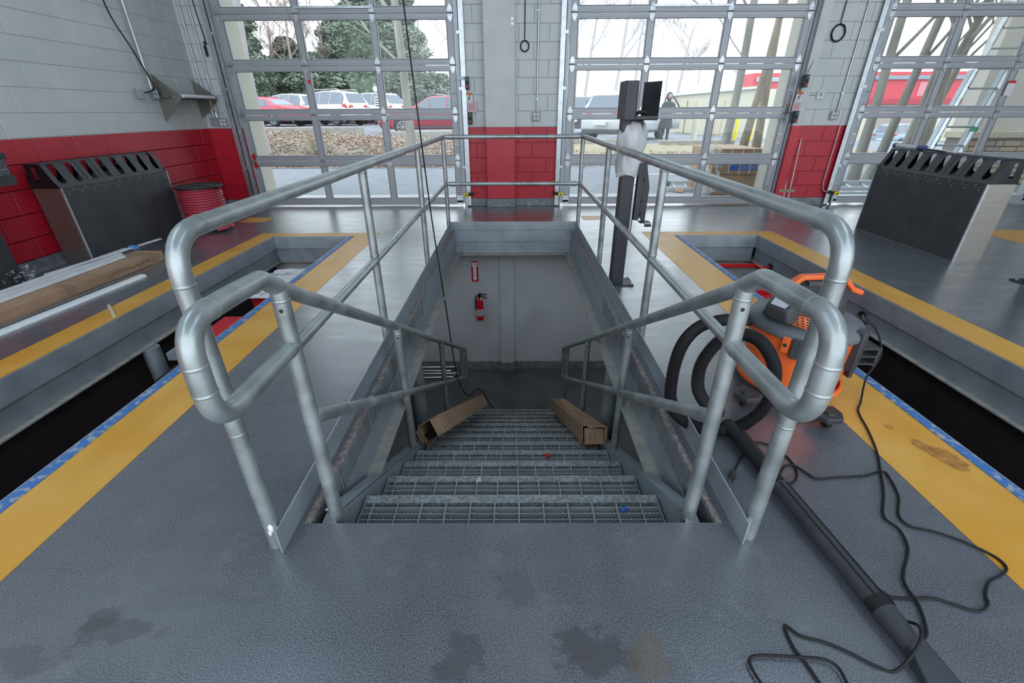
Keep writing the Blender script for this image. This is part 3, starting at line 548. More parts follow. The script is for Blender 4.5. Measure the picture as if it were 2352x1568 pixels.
# ---------------- pit contents ----------------
def pit_tray(x0, x1, y0, y1, z, label, wheels):
    t = thing('drain_tray', label, 'tray', ((x0+x1)/2, (y0+y1)/2, z-.1))
    MB().box((x0, y0, z-.06), (x1, y1, z-.05)).build('tray_bottom', BLKPANEL, t)
    fr = MB(); r = .012
    fr.tube([(x0, y0, z), (x1, y0, z), (x1, y1, z), (x0, y1, z)], r, 8, closed=True); fr.build('rim', REDP, t)
    MB().box((x0, y0-.003, z-.1), (x1, y0, z)).box((x0, y1, z-.1), (x1, y1+.003, z)).box((x0, y0, z-.1), (x0+.003, y1, z)).box((x1-.003, y0, z-.1), (x1, y1, z)).build('tray_side', REDP, t)
    m = mat('perforated_plate', (.075, .08, .09), .5, .3, (.12, .125, .135), 120, .48, .52); MB().box((x0+.01, y0+.01, z-.03), (x1-.01, y1-.01, z-.026)).build('perforated_screen', m, t)
    for (x, y) in wheels:
        s = 1 if x > (x0+x1)/2 else -1
        w = MB().lathe([(0, 0), (.04, 0), (.04, .02), (0, .02)], (x, y, z-.005), (s, 0, 0), 18).build('wheel', BLKGLOSS, t)
        MB().lathe([(0, .022), (.018, .022), (.018, .02)], (x, y, z-.005), (s, 0, 0), 12).tube([(x-s*.12, y, z-.005), (x, y, z-.005)], .012, 8).build('axle', REDP, w)
    return t
pit_tray(2.02, 2.68, 3.95, 4.75, -.22, 'red rimmed drain tray with a dark perforated screen in the right pit', [(2.79, 4.68), (2.79, 4.02)])
pit_tray(2.02, 2.55, 3.15, 3.75, -.2, 'second red drain tray, mostly hidden by the orange vacuum', [(2.79, 3.6)])
pit_tray(-2.5, -2.02, 3.95, 4.62, -.28, 'red rimmed drain tray below the folded white sheets in the left pit', [(-2.6, 4.55)])
MB_ = MB().box((-2.35, 2.7, -.185), (-1.99, 3.3, -.18)); tag(MB_.build('red_cover_sheet', REDP), 'flat red metal cover lying in the left pit', 'cover')
for k, (y, dz, lab) in enumerate([(3.85, 0, 'folded white plastic sheet at the near end of the left pit tray'), (4.1, .02, 'folded white plastic sheet in the middle of the left pit tray'), (4.36, .01, 'folded white plastic sheet at the far end of the left pit tray')]):
    mb = MB(); n = 16; vs = []
    for i in range(n+1):
        for j in range(9): vs.append((-2.56+j*.06+.03*k, y-.13+i*.018, -.2+dz+.012*math.sin(i*1.6+j*.35)+random.uniform(0, .006)))
    mb.add(vs, [(i*9+j, i*9+j+1, (i+1)*9+j+1, (i+1)*9+j) for i in range(n) for j in range(8)]); o = mb.build('plastic_sheet', mat('white_sheet', (.62, .64, .66), .6), smooth=False); o.modifiers.new('t', 'SOLIDIFY').thickness = .004; tag(o, lab, 'sheet', 'folded sheets on the tray in the left pit')
    mb = MB(); [mb.bar((-2.5+i*.05, y-.06+random.uniform(-.03, .03), -.175+dz), (-2.47+i*.05+random.uniform(-.02, .02), y-.0+random.uniform(-.03, .03), -.175+dz), .004, .003) for i in range(5)]; mb.build('marker_scribble', BLKINK, o)
t = thing('door_frame_bundle', 'dark steel rack with upright channels beside the pit column', 'rack', (-2.5, 3.0, ZB))
for i, x in enumerate((-2.55, -2.47, -2.39)): MB().box((x, 2.92, ZB), (x+.045, 2.97, -.3)).build('upright', BLKPANEL if i % 2 else GALV2, t)
MB().box((-2.6, 2.9, -.36), (-2.2, 3.0, -.3)).build('cross_beam', GALV2, t)
t = thing('pipe_stack', 'round black plastic pipe end at the edge of the left pit', 'pipe', (-2.15, 2.9, -.3)); MB().tube([(-2.2, 2.35, -.22), (-2.2, 2.75, -.22)], .05, 16).build('pipe_body', RUBBER, t); MB().tube([(-2.2, 2.7, -.22), (-2.2, 2.76, -.22)], .056, 16).build('pipe_collar', DGREY, t)
# ---------------- parts bins ----------------
def slotted(y0, y1, za, zb, xa, xb, n, t_=.004, mirror=1):
    """slanted plate from (xa,za) to (xb,zb), running y0..y1, with n open rounded slots"""
    mb = MB(); L = y1-y0; H = math.hypot(xb-xa, zb-za); P = lambda u, v: (xa+(xb-xa)*v/H, y0+u, za+(zb-za)*v/H)
    pit = L/n; w = pit*.205; v0 = H*.27; v1 = H*.97; nn = 8
    quads = [((0, 0), (L, 0), (L, v0-.0), (0, v0)), ((0, v1), (L, v1), (L, H), (0, H))]
    for q in quads: mb.add([P(*p) for p in q], [(0, 1, 2, 3)])
    for k in range(n):
        c = pit*(k+.5); a, b = pit*k, pit*(k+1)
        # left and right ribs and the round slot ends
        arcB = [(c-w*math.cos(PI*i/nn), v0+w-w*math.sin(PI*i/nn)) for i in range(nn+1)]; arcT = [(c-w*math.cos(PI*i/nn), v1-w+w*math.sin(PI*i/nn)) for i in range(nn+1)]
        mb.add([P(*p) for p in [(a, v0), (c-w, v0), (c-w, v1), (a, v1)]], [(0, 1, 2, 3)]); mb.add([P(*p) for p in [(c+w, v0), (b, v0), (b, v1), (c+w, v1)]], [(0, 1, 2, 3)])
        for i in range(nn):
            mb.add([P(arcB[i][0], v0), P(arcB[i+1][0], v0), P(*arcB[i+1]), P(*arcB[i])], [(0, 1, 2, 3)]); mb.add([P(arcT[i][0], v1), P(arcT[i+1][0], v1), P(*arcT[i+1]), P(*arcT[i])], [(0, 1, 2, 3)])
    return mb
def bin_unit(xf, s, label, capside):
    """xf = front face x; s = direction from the front face into the unit"""
    y0, y1 = 4.14, 5.5; d = .26; zf = .70; xb = xf+s*d
    t = thing('fluid_bin', label, 'cabinet', (xf+s*d/2, (y0+y1)/2, 0))
    MB().box((xf+s*.004, y0+.004, 0), (xb-s*.002, y1-.004, zf)).build('body', STAIN, t)
    MB().box((xf-s*.001, y0+.012, .004), (xf+s*.005, y1-.012, zf)).build('front_panel', BLKPANEL, t)
    MB().box((xf-s*.002, y0-.002, 0), (xf+s*.012, y0+.012, zf)).build('corner_trim', GALVB, t); MB().box((xf-s*.002, y1-.012, 0), (xf+s*.012, y1+.002, zf)).build('corner_trim', GALVB, t)
    for ya, yb, zz in ((y0, y1, .905),):
        xm = xf+s*.10; mb = slotted(ya, yb, zf-.035, zz, xf-s*.004, xm, 8); o = mb.build('slotted_hood', BLKPANEL, t, smooth=False); o.modifiers.new('t', 'SOLIDIFY').thickness = .004
        mb = slotted(ya, yb, zf, zz, xb, xb-s*.02, 8); o = mb.build('slotted_hood', BLKGLOSS, t, smooth=False); o.modifiers.new('t', 'SOLIDIFY').thickness = .004
        MB().box((xm, ya, zz-.004), (xb-s*.02, yb, zz)).build('hood_top', BLKPANEL, t)
        for y in (ya, yb):   # end cheek with one slot
            m2 = MB(); xs = [xf, xm]; x3 = xb-s*.02; yy = y
            sl0, sl1, z0, z1 = xf+s*.15, xf+s*.19, zf+.05, zz-.03
            for pl in ([(xf, zf), (xb, zf), (xb-s*.005, z0), (xf+s*.03, z0)], [(xf+s*.03, z0), (sl0, z0), (sl0, z1), (xm-s*.01, z1)], [(sl1, z0), (xb-s*.005, z0), (x3, z1), (sl1, z1)], [(xm-s*.01, z1), (x3, z1), (x3, zz), (xm, zz)]):
                m2.add([(p[0], yy, p[1]) for p in pl], [tuple(range(len(pl)))])
            o = m2.build('end_cheek', BLKGLOSS, t, smooth=False); o.modifiers.new('t', 'SOLIDIFY').thickness = .003
    mb = MB()
    for k in range(10): mb.lathe([(0, .003), (.005, .002), (.006, 0)], (xf-s*.002, y0+.06+k*.138, zf-.055), (-s, 0, 0), 8); mb.lathe([(0, .003), (.005, .002), (.006, 0)], (xf-s*.007, y0+.1+k*.138, zf-.015), (-s, 0, .3), 8)
    mb.build('rivet', GRYP, t); return t
bin_unit(-4.04, -1, 'black fronted steel cabinet with a slotted black hood, against the red block wall', 1)
bin_unit(4.21, 1, 'black fronted steel cabinet with a slotted black hood, standing free by the glass door', 1)
t = thing('caulking_gun', 'blue and white caulking gun lying on top of the slotted cabinet', 'tool', (4.35, 5.1, .907)); gz = .935
MB().tube([(4.33, 5.47, gz), (4.31, 5.13, gz)], .024, 16).build('cartridge', WHT, t); MB().tube([(4.33, 5.5, gz), (4.33, 5.46, gz)], .027, 16).tube([(4.31, 5.14, gz), (4.308, 5.05, gz)], .027, 16).bar((4.34, 5.46, gz+.02), (4.325, 5.12, gz+.02), .03, .01).build('carriage', mat('navy_paint', (.03, .05, .2), .4), t)
MB().tube([(4.308, 5.05, gz), (4.3, 4.72, gz-.01)], .006, 8).build('push_rod', GALVB, t); MB().bar((4.306, 5.03, gz-.01), (4.36, 4.86, gz-.015), .018, .014).bar((4.306, 5.0, gz-.012), (4.30, 4.8, gz-.018), .016, .012).build('handle', RUBBER, t)
# ---------------- hose spool ----------------
t = thing('hose_spool', 'red rubber hose wound on a black spool beside the red wall', 'spool', (-3.8, 5.55, 0)); sx_, sy_ = -3.79, 5.6
for z in (.0, .50): MB().lathe([(.03, z), (.25, z), (.255, z+.006), (.25, z+.016), (.1, z+.02), (.03, z+.016)], (sx_, sy_, 0), (0, 0, 1), 40).build('flange', RUBBER, t)
mb = MB()
for k in range(10): a = 2*PI*k/10; mb.bar((sx_+.05*math.cos(a), sy_+.05*math.sin(a), .522), (sx_+.23*math.cos(a), sy_+.23*math.sin(a), .52), .022, .008)
mb.tube([(sx_+.24*math.cos(2*PI*k/40), sy_+.24*math.sin(2*PI*k/40), .521) for k in range(40)], .008, 6, closed=True); mb.build('flange_rib', DGREY, t)
MB().lathe([(.12, .02), (.12, .5)], (sx_, sy_, 0), (0, 0, 1), 24).build('drum', RUBBER, t)
pts = []
for k in range(15*28): a = 2*PI*k/28; i = k/28; pts.append((sx_+(.215+.006*math.sin(i*2.1))*math.cos(a), sy_+(.215+.006*math.sin(i*2.1))*math.sin(a), .05+i*.0297))
MB().tube(pts, .0155, 8).build('hose', REDHOSE, t)
pts = []
for k in range(9*28): a = 2*PI*k/28; i = k/28; pts.append((sx_+(.236+.012*(i % 3 < 1))*math.cos(a), sy_+(.236+.01*(i % 3 < 1))*math.sin(a), .03+i*.017))
pts += [(sx_+.27, sy_+.02, .18), (sx_+.33, sy_-.05, .1), (sx_+.3, sy_-.13, .05), (sx_+.2, sy_-.2, .03)]; MB().tube(pts, .0145, 8).build('hose', REDHOSE, t, label='loose lower turns and free end of the red hose')
t = thing('paper_plate', 'white round lid behind the hose spool by the wall', 'lid', (-4.1, 6.5, .0)); MB().lathe([(0, .48), (.05, .48), (.055, .47), (.06, .0), (.05, 0)], (-3.62, 6.2, 0), (0, 0, 1), 20).build('bucket', WHT, t) if 0 else bpy.data.objects.remove(t)
# ---------------- trims and long box on the floor ----------------
def plank(name, a, b, w, h, z, m, label, cat, grp=None, prof=None):
    mb = MB().bar((*a, z+h/2), (*b, z+h/2), w, h); return tag(mb.build(name, m, bevel=.002), label, cat, grp)
t = thing('long_carton', 'long flat brown carton with a taped end, on the floor beside the left pit', 'box', (-3.5, 3.3, 0))
cb = MB().bar((-3.70, 1.6, .045), (-3.60, 4.3, .045), .27, .09, (0, 0, 1)); cb.build('carton_body', CARD, t, bevel=.004)
Multi().bar((-3.63, 3.25, .046), (-3.628, 3.32, .046), .274, .095).bar((-3.60, 4.13, .046), (-3.597, 4.2, .046), .274, .095).build('packing_tape', mat('brown_tape_floor', (.3, .2, .13), .35), t)
mb = MB(); [mb.bar((-3.492+random.uniform(-.002, .002), 2.55+i*.04, .03+random.uniform(0, .01)), (-3.489, 2.57+i*.04, .065), .005, .004) for i in range(4)]; mb.build('marker_scribble', BLKINK, t)
mb = MB(); [mb.bar((-3.47, 3.6+i*.06, .05+random.uniform(-.015, .02)), (-3.464, 3.66+i*.06, .05+random.uniform(-.015, .02)), .004, .006) for i in range(10)]; mb.build('torn_edge', CARDD, t)
for k, (xa, xb, ya, yb, lab) in enumerate([(-3.73, -3.66, 1.5, 4.05, 'white trim board on top of the long carton, nearest the pit'), (-3.81, -3.74, 1.5, 4.12, 'white trim board on the long carton, second from the pit'), (-3.87, -3.83, 1.5, 4.3, 'white trim board farthest from the pit, ending beside the cabinet')]):
    mb = MB().bar((xa, ya, .102), (xb, yb, .102), .065, .016).bar((xa+.012, ya, .114), (xb+.012, yb, .114), .03, .008); tag(mb.build('trim_board', WHT, bevel=.001), lab, 'board', 'white trim boards beside the long carton')
tag(MB().bar((-3.86, 3.5, .115), (-3.70, 4.62, .125), .04, .008).build('trim_board', WHT), 'thin white strip lying askew with blue tape round it', 'board'); tag(MB().bar((-3.745, 4.28, .121), (-3.74, 4.33, .122), .075, .03).build('blue_tape_band', mat('blue_band', (.1, .28, .6), .5)), 'band of blue tape round the white strips', 'tape')
tag(MB().bar((-3.535, 1.6, .012), (-3.40, 3.6, .012), .018, .022).build('metal_rod', GALVB), 'thin grey metal strip lying between the carton and the white trim', 'strip')
mb = MB().prism([(-.03, 0), (.03, 0), (.024, .012), (.012, .02), (-.03, .02)], 0, 2.14, 'y'); mb.xf(Matrix.Translation((-3.465, 1.65, .001)) @ Matrix.Rotation(R(-4.4), 4, 'Z')); tag(mb.build('trim_board', WHT), 'white moulded trim board lying on the floor beside the long carton', 'board')
mb = MB(); mb.bar((-4.02, 2.0, .006), (-3.95, 3.72, .006), .045, .01); o = mb.build('slotted_strip', GRYP); tag(o, 'grey slotted metal strip nearest the wall', 'strip')
mb = MB(); [mb.bar((-4.02+.07*(i*.045)/1.72, 2.02+i*.045, .0112), (-4.02+.07*(i*.045+.02)/1.72, 2.042+i*.045, .0112), .012, .001) for i in range(37)]; mb.build('slot', BLKINK, o)
mb = MB().obox((-2.96, 3.0, .006), (.02, .3, .006), R(-135)); tag(mb.build('clear_strip', mat('clear_plastic', (.62, .6, .42), .2)), 'short clear plastic strip lying across the yellow border', 'strip')
for x, y, r in ((-1.2, 4.6, 0),): pass
# ---------------- black stand at the left edge ----------------
t = thing('black_stand', 'black steel stand wrapped in clear film at the left wall', 'stand', (-4.1, 3.35, 0))
MB().bar((-4.12, 3.45, 0), (-4.12, 3.45, .8), .12, .12, (0, 1, 0)).build('post', BLK, t, bevel=.004)
mb = MB().box((-4.15, 2.9, .87), (-3.905, 3.66, .99)); mb.build('wrapped_tray', mat('film_wrapped_black', (.05, .055, .065), .2, 0, (.3, .31, .33), 30, .56, .62, .5, 60, stretch=(1, 1, 6)), t, bevel=.004)
MB().box((-4.16, 2.9, .985), (-3.9, 3.68, 1.03)).build('tray_lid', BLK, t, bevel=.003); MB().box((-4.155, 2.9, .80), (-3.9, 3.67, .875)).build('tray_base', BLK, t); MB().box((-4.16, 3.2, .72), (-4.08, 3.36, .82)).build('bracket', BLK, t)
mb = MB()
for i in range(90):
    a = random.uniform(0, 2*PI); r = random.uniform(.06, .13); z = random.uniform(0, .16); p = Vector((-4.1+r*math.cos(a), 3.5+r*math.sin(a), z)); mb.add([p, p+Vector((random.uniform(-.03, .03), random.uniform(-.03, .03), random.uniform(-.02, .03))), p+Vector((random.uniform(-.03, .03), random.uniform(-.03, .03), random.uniform(0, .04))), p+Vector((random.uniform(-.03, .02), random.uniform(-.02, .02), .02))], [(0, 1, 2, 3)])
mb.build('crumpled_film', film_mat('clear_film', (.4, .42, .46), .4), t, smooth=False)
t = thing('angled_steel_column', 'black square post leaning at the left edge beside the cabinet', 'post', (-3.9, 3.3, 0)) if 0 else None
# ---------------- black kiosk post ----------------
t = thing('kiosk_post', 'black square kiosk post with a bagged monitor arm, right of the stair opening', 'stand', (.865, 3.56, 0))
MB().box((.80, 3.49, 0), (1.0, 3.67, .012)).build('base_plate', BLK, t, bevel=.002)
mb = MB(); [mb.lathe([(0, .022), (.011, .022), (.011, .012)], (x, y, 0), (0, 0, 1), 6).lathe([(0, .03), (.005, .03), (.005, .012)], (x, y, 0), (0, 0, 1), 6) for x, y in ((.985, 3.505), (.985, 3.655), (.815, 3.655))]; mb.build('anchor_bolt', GALVB, t)
MB().box((.812, 3.51, .012), (.912, 3.61, 1.22)).build('column', BLK, t, bevel=.004)
MB().box((.905, 3.50, .42), (.925, 3.505, .86)).box((.92, 3.5, .42), (.925, 3.53, .86)).build('mounting_rail', GALVB, t)
mb = MB(); mb.mi = 0; [mb.lathe([(0, .002), (.004, .002), (.004, 0)], (.915, 3.5, z), (0, -1, 0), 6) for z in (.44, .6, .8)]; mb.build('screw', BLKINK, t)
MB().box((.93, 3.49, .54), (.97, 3.56, .95)).build('hinge_box', BLK, t, bevel=.003)
mb = MB().prism([(.965, .99), (.985, .99), (1.035, .78), (1.03, .5), (.965, .57)], 3.53, 3.534, 'y'); mb.build('side_plate', BLK, t); MB().box((.975, 3.45, .525), (1.06, 3.535, .53)).box((1.01, 3.44, .5), (1.06, 3.455, .52)).build('keyboard_tray', BLK, t)
mb = MB(); [mb.lathe([(0, .012), (.01, .01), (.012, 0)], (.985, 3.53, z), (0, -1, 0), 8) for z in (.58, .68, .83)]; mb.build('thumb_screw', RUBBER, t)
MB().box((.775, 3.50, 1.16), (.925, 3.60, 1.24)).build('arm', BLK, t, bevel=.003)
# monitor housing: two folded side panels and a floor tray
mb = MB().box((.765, 3.44, 1.24), (.85, 3.446, 1.475)).box((.762, 3.44, 1.24), (.768, 3.64, 1.475)).box((.845, 3.44, 1.245), (.849, 3.66, 1.475)); mb.build('monitor_housing', BLK, t)
mb = MB().bar((.93, 3.62, 1.365), (1.005, 3.45, 1.365), .004, .215, (0, 0, 1)); mb.build('side_flap', BLK, t)
MB().box((.845, 3.43, 1.235), (1.0, 3.62, 1.24)).box((.845, 3.43, 1.235), (1.0, 3.434, 1.262)).build('shelf', BLK, t)
MB().tube(spline([(.85, 3.5, 1.26), (.88, 3.48, 1.285), (.93, 3.48, 1.28), (.96, 3.5, 1.255)], 5), .012, 8).build('cable_loop', RUBBER, t)
prof = [(.06, 1.225), (.078, 1.21), (.098, 1.14), (.1, 1.07), (.082, 1.01), (.088, .96), (.09, .88), (.083, .86)]; vs = []; n = 28
for i, (r, z) in enumerate(prof):
    for k in range(n): a = 2*PI*k/n; rr = r*(1+.09*math.sin(5*a+i*1.3)+.06*math.sin(9*a-i*2)); vs.append((.865+rr*math.cos(a)*1.05, 3.56+rr*math.sin(a)*.9, z+.012*math.sin(3*a+i)))
MB().add(vs, [(i*n+k, i*n+(k+1) % n, (i+1)*n+(k+1) % n, (i+1)*n+k) for i in range(len(prof)-1) for k in range(n)]).build('plastic_bag', film_mat('cloudy_bag', (.6, .61, .62), .82), t, label='cloudy white plastic bag wrapped round the arm')
# second kiosk foot at the right edge
t = thing('post_foot', 'foot of a black square post with its base plate, at the right edge', 'post', (4.34, 3.5, 0)); MB().box((4.235, 3.42, 0), (4.43, 3.62, .012)).build('base_plate', BLK, t); MB().box((4.27, 3.45, .012), (4.37, 3.55, 1.3)).build('column', BLK, t, bevel=.004); MB().lathe([(0, .024), (.011, .024), (.011, .012)], (4.25, 3.58, 0), (0, 0, 1), 6).build('anchor_bolt', GALVB, t)
# ---------------- wall fittings ----------------
def outlet(x, y, z, nx, ny, label, n2=1, ln='outlet_box'):
    t = thing(ln, label, 'outlet', (x, y, z)); u = Vector((-ny, nx, 0)); nrm = Vector((nx, ny, 0)); u = Vector((0, 1, 0)) if abs(nx) > .5 else Vector((1, 0, 0)); c = Vector((x, y, z))
    m = MB(); a = c-u*.052-Vector((0, 0, .052)); b = c+u*.052+Vector((0, 0, .052))+nrm*.04; m.box(a, b); m.build('box', GALVB, t, bevel=.003)
    a = c-u*.056-Vector((0, 0, .056))+nrm*.04; b = c+u*.056+Vector((0, 0, .056))+nrm*.043; MB().box(a, b).build('cover_plate', GRYP if n2 else GALV2, t)
    for i in (-1, 1):
        for j in (-1, 1): p = c+u*i*.024+Vector((0, 0, j*.024))+nrm*.043; MB().lathe([(0, .003), (.016, .003), (.017, 0)], p, nrm, 14).build('socket', WHT if n2 else GRYP, t)
    return t
def conduit(pts, label, r=.0135, br=()):
    t = thing('conduit', label, 'conduit', pts[-1]); MB().tube(fillet(pts, .05, 5), r, 10).build('pipe', GALVB, t)
    for p in br: MB().box((p[0]-.02, p[1]-.012, p[2]-.008), (p[0]+.02, p[1]+.02, p[2]+.008)).build('strap', GALVB, t)
    return t
outlet(.33, YF, 1.233, 0, -1, 'grey four socket outlet box on the centre pier'); conduit([(.337, YF-.025, 4.5), (.337, YF-.025, 1.28)], 'straight vertical conduit on the centre pier', .011, [(.337, YF-.02, 1.45), (.337, YF-.02, 2.45)])
outlet(4.53, YF, 1.226, 0, -1, 'grey four socket outlet box on the pier above the red paint, by the ladder door'); conduit([(4.56, YF-.025, 4.5), (4.56, YF-.025, 1.28)], 'vertical conduit on the right pier above the outlet box', .011, [(4.56, YF-.02, 1.5)])
outlet(-4.235, YF, 1.18, 0, -1, 'grey outlet box in the left corner, nearer the wall corner', 0); outlet(-4.118, YF, 1.175, 0, -1, 'grey four socket outlet box in the left corner, nearer the garage door')
conduit([(-4.29, YF-.025, 4.5), (-4.29, YF-.025, 1.5), (-4.24, YF-.025, 1.4), (-4.24, YF-.025, 1.23)], 'vertical conduit in the left corner, nearer the wall corner'); conduit([(-4.17, YF-.025, 4.5), (-4.17, YF-.025, 1.5), (-4.13, YF-.025, 1.4), (-4.13, YF-.025, 1.23)], 'vertical conduit in the left corner, nearer the garage door')
conduit([(XL+.025, 6.1, 4.5), (XL+.025, 6.14, 1.55)], 'conduit on the left wall running down to the junction box'); outlet(XL, 5.93, 1.5, 1, 0, 'grey junction box on the left wall with the black cable entering it', 0, 'junction_box'); outlet(XL, 6.16, 1.5, 1, 0, 'grey four socket box under the conduit on the left wall')
tag(MB().tube(spline([(XL+.03, 5.75, 3.6), (XL+.03, 5.83, 2.9), (XL+.035, 5.85, 2.3), (XL+.05, 6.0, 1.95), (XL+.06, 6.14, 1.62), (XL+.05, 6.12, 1.54), (XL+.05, 5.98, 1.51)], 6), .007, 8).build('wall_cable', RUBBER), 'loose black cable running down the left wall into the junction box', 'cable')
def coil(x, z, r, label, yy=YF-.02, n=4):
    pts = [(x+.0, yy, 4.2), (x+.002, yy, 3), (x, yy, z+r+.05)]
    for k in range(n*16): a = PI/2+2*PI*k/16; q = r*(1+.06*math.sin(k*1.7)); pts.append((x+q*math.cos(a), yy-.003*(k/16), z+q*math.sin(a)*1.12))
    return tag(MB().tube(pts, .006, 6).build('coiled_cable', RUBBER), label, 'cable')
coil(.16, 2.065, .055, 'black cable coiled in a small ring on the centre pier'); coil(4.27, 2.19, .085, 'black cable coiled in a loose ring on the pier by the ladder door', n=5)
tag(MB().tube(spline([(-4.14, YF-.015, 4.2), (-4.12, YF-.015, 3), (-4.08, YF-.015, 2.25), (-4.07, YF-.02, 2.1)]+[(-4.09+.015*math.sin(i*2.2), YF-.025-.004*(i % 3), 2.09-.012*i+.05*math.cos(i*2.6)) for i in range(10)], 4), .006, 6).build('bundled_cable', RUBBER), 'short bundled black cable in the left corner', 'cable')
t = thing('corner_shelf', 'folded sheet metal shelf bracket with triangular ends on the left wall', 'shelf', (XL, 6.6, 1.48))
for (y, z0, z1) in ((6.24, 1.19, 1.72), (6.99, 1.22, 1.70)):
    MB().prism([(XL, z1), (XL+.30, 1.475), (XL, z0+.28)], y, y+.004, 'y').build('gusset', STAIN, t); MB().prism([(XL, z0), (XL+.30, 1.465), (XL, 1.46)], y, y+.004, 'y').build('gusset', STAIN, t)
MB().box((XL, 6.24, 1.455), (XL+.14, 7.0, 1.46)).box((XL+.135, 6.24, 1.455), (XL+.14, 7.0, 1.475)).build('shelf_plate', STAIN, t)
for k, (x, r, lab, m) in enumerate([(XL+.18, .022, 'white tube lying at the back of the sheet metal shelf', WHT), (XL+.24, .02, 'blue and white tube lying across the sheet metal shelf', mat('pale_blue_tube', (.4, .52, .62), .4)), (XL+.3, .02, 'white tube at the front of the sheet metal shelf', WHT)]):
    o = MB().tube([(x, 6.26, 1.462+r), (x+.01, 6.95-.03*k, 1.462+r)], r, 14).build('tube', m); tag(o, lab, 'tube'); MB().tube([(x, 6.5, 1.462+r), (x, 6.56, 1.462+r)], r*1.08, 14).build('coupling', BLUEINK if k == 1 else GRYP, o)
t = thing('air_fitting', 'brass and steel hose fitting hanging below the sheet metal shelf', 'fitting', (XL+.25, 6.85, 1.4)); MB().tube([(XL+.27, 6.84, 1.45), (XL+.27, 6.84, 1.36), (XL+.285, 6.87, 1.28)], .012, 10).build('hose_barb', BRONZE, t); MB().tube([(XL+.285, 6.87, 1.3), (XL+.29, 6.875, 1.24)], .017, 8).build('coupler', GALVB, t)
tag(MB().lathe([(.0, .001), (.017, .001), (.017, -.01)], (-4.0, YF-.006, 1.165), (0, -1, 0), 14).build('cable_hole', BLKINK), 'round black hole in the wall beside the left garage door', 'hole')
t = thing('door_switch', 'tiny toggle switch on the plaster pilaster', 'switch', (0, YF-.12, 2.3)); MB().box((-.02, YF-.132, 2.28), (.01, YF-.12, 2.36)).build('plate', GALVB, t); MB().box((-.009, YF-.14, 2.31), (-.001, YF-.13, 2.335)).build('toggle', BLKINK, t)
def station(x, z, label, m=0):
    t = thing('door_control', label, 'switch', (x, YF-m, z)); MB().box((x-.025, YF-.09-m, z-.075), (x+.025, YF-.004-m, z+.075)).build('housing', BLK, t, bevel=.004)
    for dz, mm in ((.045, GREEN), (.0, RUBBER), (-.045, REDP)): MB().lathe([(0, .01), (.013, .008), (.015, 0)], (x, YF-.09-m, z+dz), (0, -1, 0), 14).build('push_button', mm, t)
    return t
def notice(x, z, w, h, kind, label, y=YF-.07):
    t = thing('notice', label, 'sign', (x, y, z)); MB().box((x-w/2, y-.003, z-h/2), (x+w/2, y, z+h/2)).build('sheet', PINKPAPER if kind == 'pink' else PAPER, t); yy = y-.0042
    if kind == 'warn':
        MB().box((x-w/2, yy, z+h/2-.028), (x+w/2, y-.003, z+h/2)).build('header', ORINK, t); text('WARNING', .02, (x, yy-.0006, z+h/2-.014), (R(90), 0, 0), BLKINK, t)
        q = MB(); q.lathe([(0, .002), (.008, .002), (.008, 0)], (x+.004, yy+.001, z+.03), (0, -1, 0), 10); q.bar((x, yy, z+.02), (x-.008, yy, z-.01), .012, .002, (0, -1, 0)); q.bar((x-.008, yy, z-.01), (x-.025, yy, z-.03), .006, .002, (0, -1, 0)); q.bar((x-.008, yy, z-.01), (x+.014, yy, z-.025), .006, .002, (0, -1, 0)); q.bar((x, yy, z+.012), (x+.022, yy, z+.002), .005, .002, (0, -1, 0)); q.bar((x, yy, z+.015), (x-.022, yy, z+.005), .005, .002, (0, -1, 0)); q.build('running_figure', BLKINK, t)
        q = MB(); [q.box((x-w*.4, yy, z-.05-i*.009), (x+w*.4, y-.003, z-.047-i*.009)) for i in range(3)]; q.build('print_line', GRYP, t)
    else:
        q = MB(); [q.box((x-w*.4, yy, z+h*.38-i*.011), (x+w*random.uniform(.2, .42), y-.003, z+h*.38-i*.011+.003)) for i in range(int(h*.8/.011))]; q.build('print_line', REDINK, t)
    return t
station(-.625, 1.64, 'upper black three button control box on the centre pier'); station(-.60, 1.21, 'lower black three button control box on the centre pier')
notice(-.60, 1.46, .085, .13, 'warn', 'orange topped warning notice on the centre pier'); notice(-.565, 1.36, .13, .14, 'pink', 'pink instruction sheet on the centre pier', YF-.062)
MB().box((-.76, YF-.07, 1.68), (-.65, YF-.06, 1.72)).build('trim_15', GALV2, kind='structure')
station(3.93, 1.64, 'upper black three button control box on the right pier', .1); station(3.915, 1.21, 'lower black three button control box on the right pier', .1)
notice(3.925, 1.45, .09, .13, 'warn', 'orange topped warning notice on the right pier', YF-.11); notice(3.925, 1.34, .11, .14, 'pink', 'pink instruction sheet on the right pier', YF-.105)
tag(MB().tube(spline([(4.0, YF-.07, 3.5), (4.02, YF-.075, 2.9), (3.99, YF-.075, 2.4), (4.03, YF-.08, 2.0), (3.94, YF-.13, 1.72)], 5), .006, 6).build('control_cable', GRYP), 'grey cable running down to the upper control box on the right pier', 'cable')
t = thing('thermostat', 'white square thermostat on the right pier', 'thermostat', (4.265, YF, 1.47)); MB().box((4.215, YF-.03, 1.425), (4.315, YF-.004, 1.53)).build('case', WHT, t, bevel=.006); MB().box((4.24, YF-.033, 1.465), (4.285, YF-.03, 1.515)).build('display', mat('lcd_grey', (.3, .35, .3), .3), t); MB().tube([(4.22, YF-.01, 1.475), (4.05, YF-.01, 1.48)], .003, 6).build('wire', RUBBER, t)
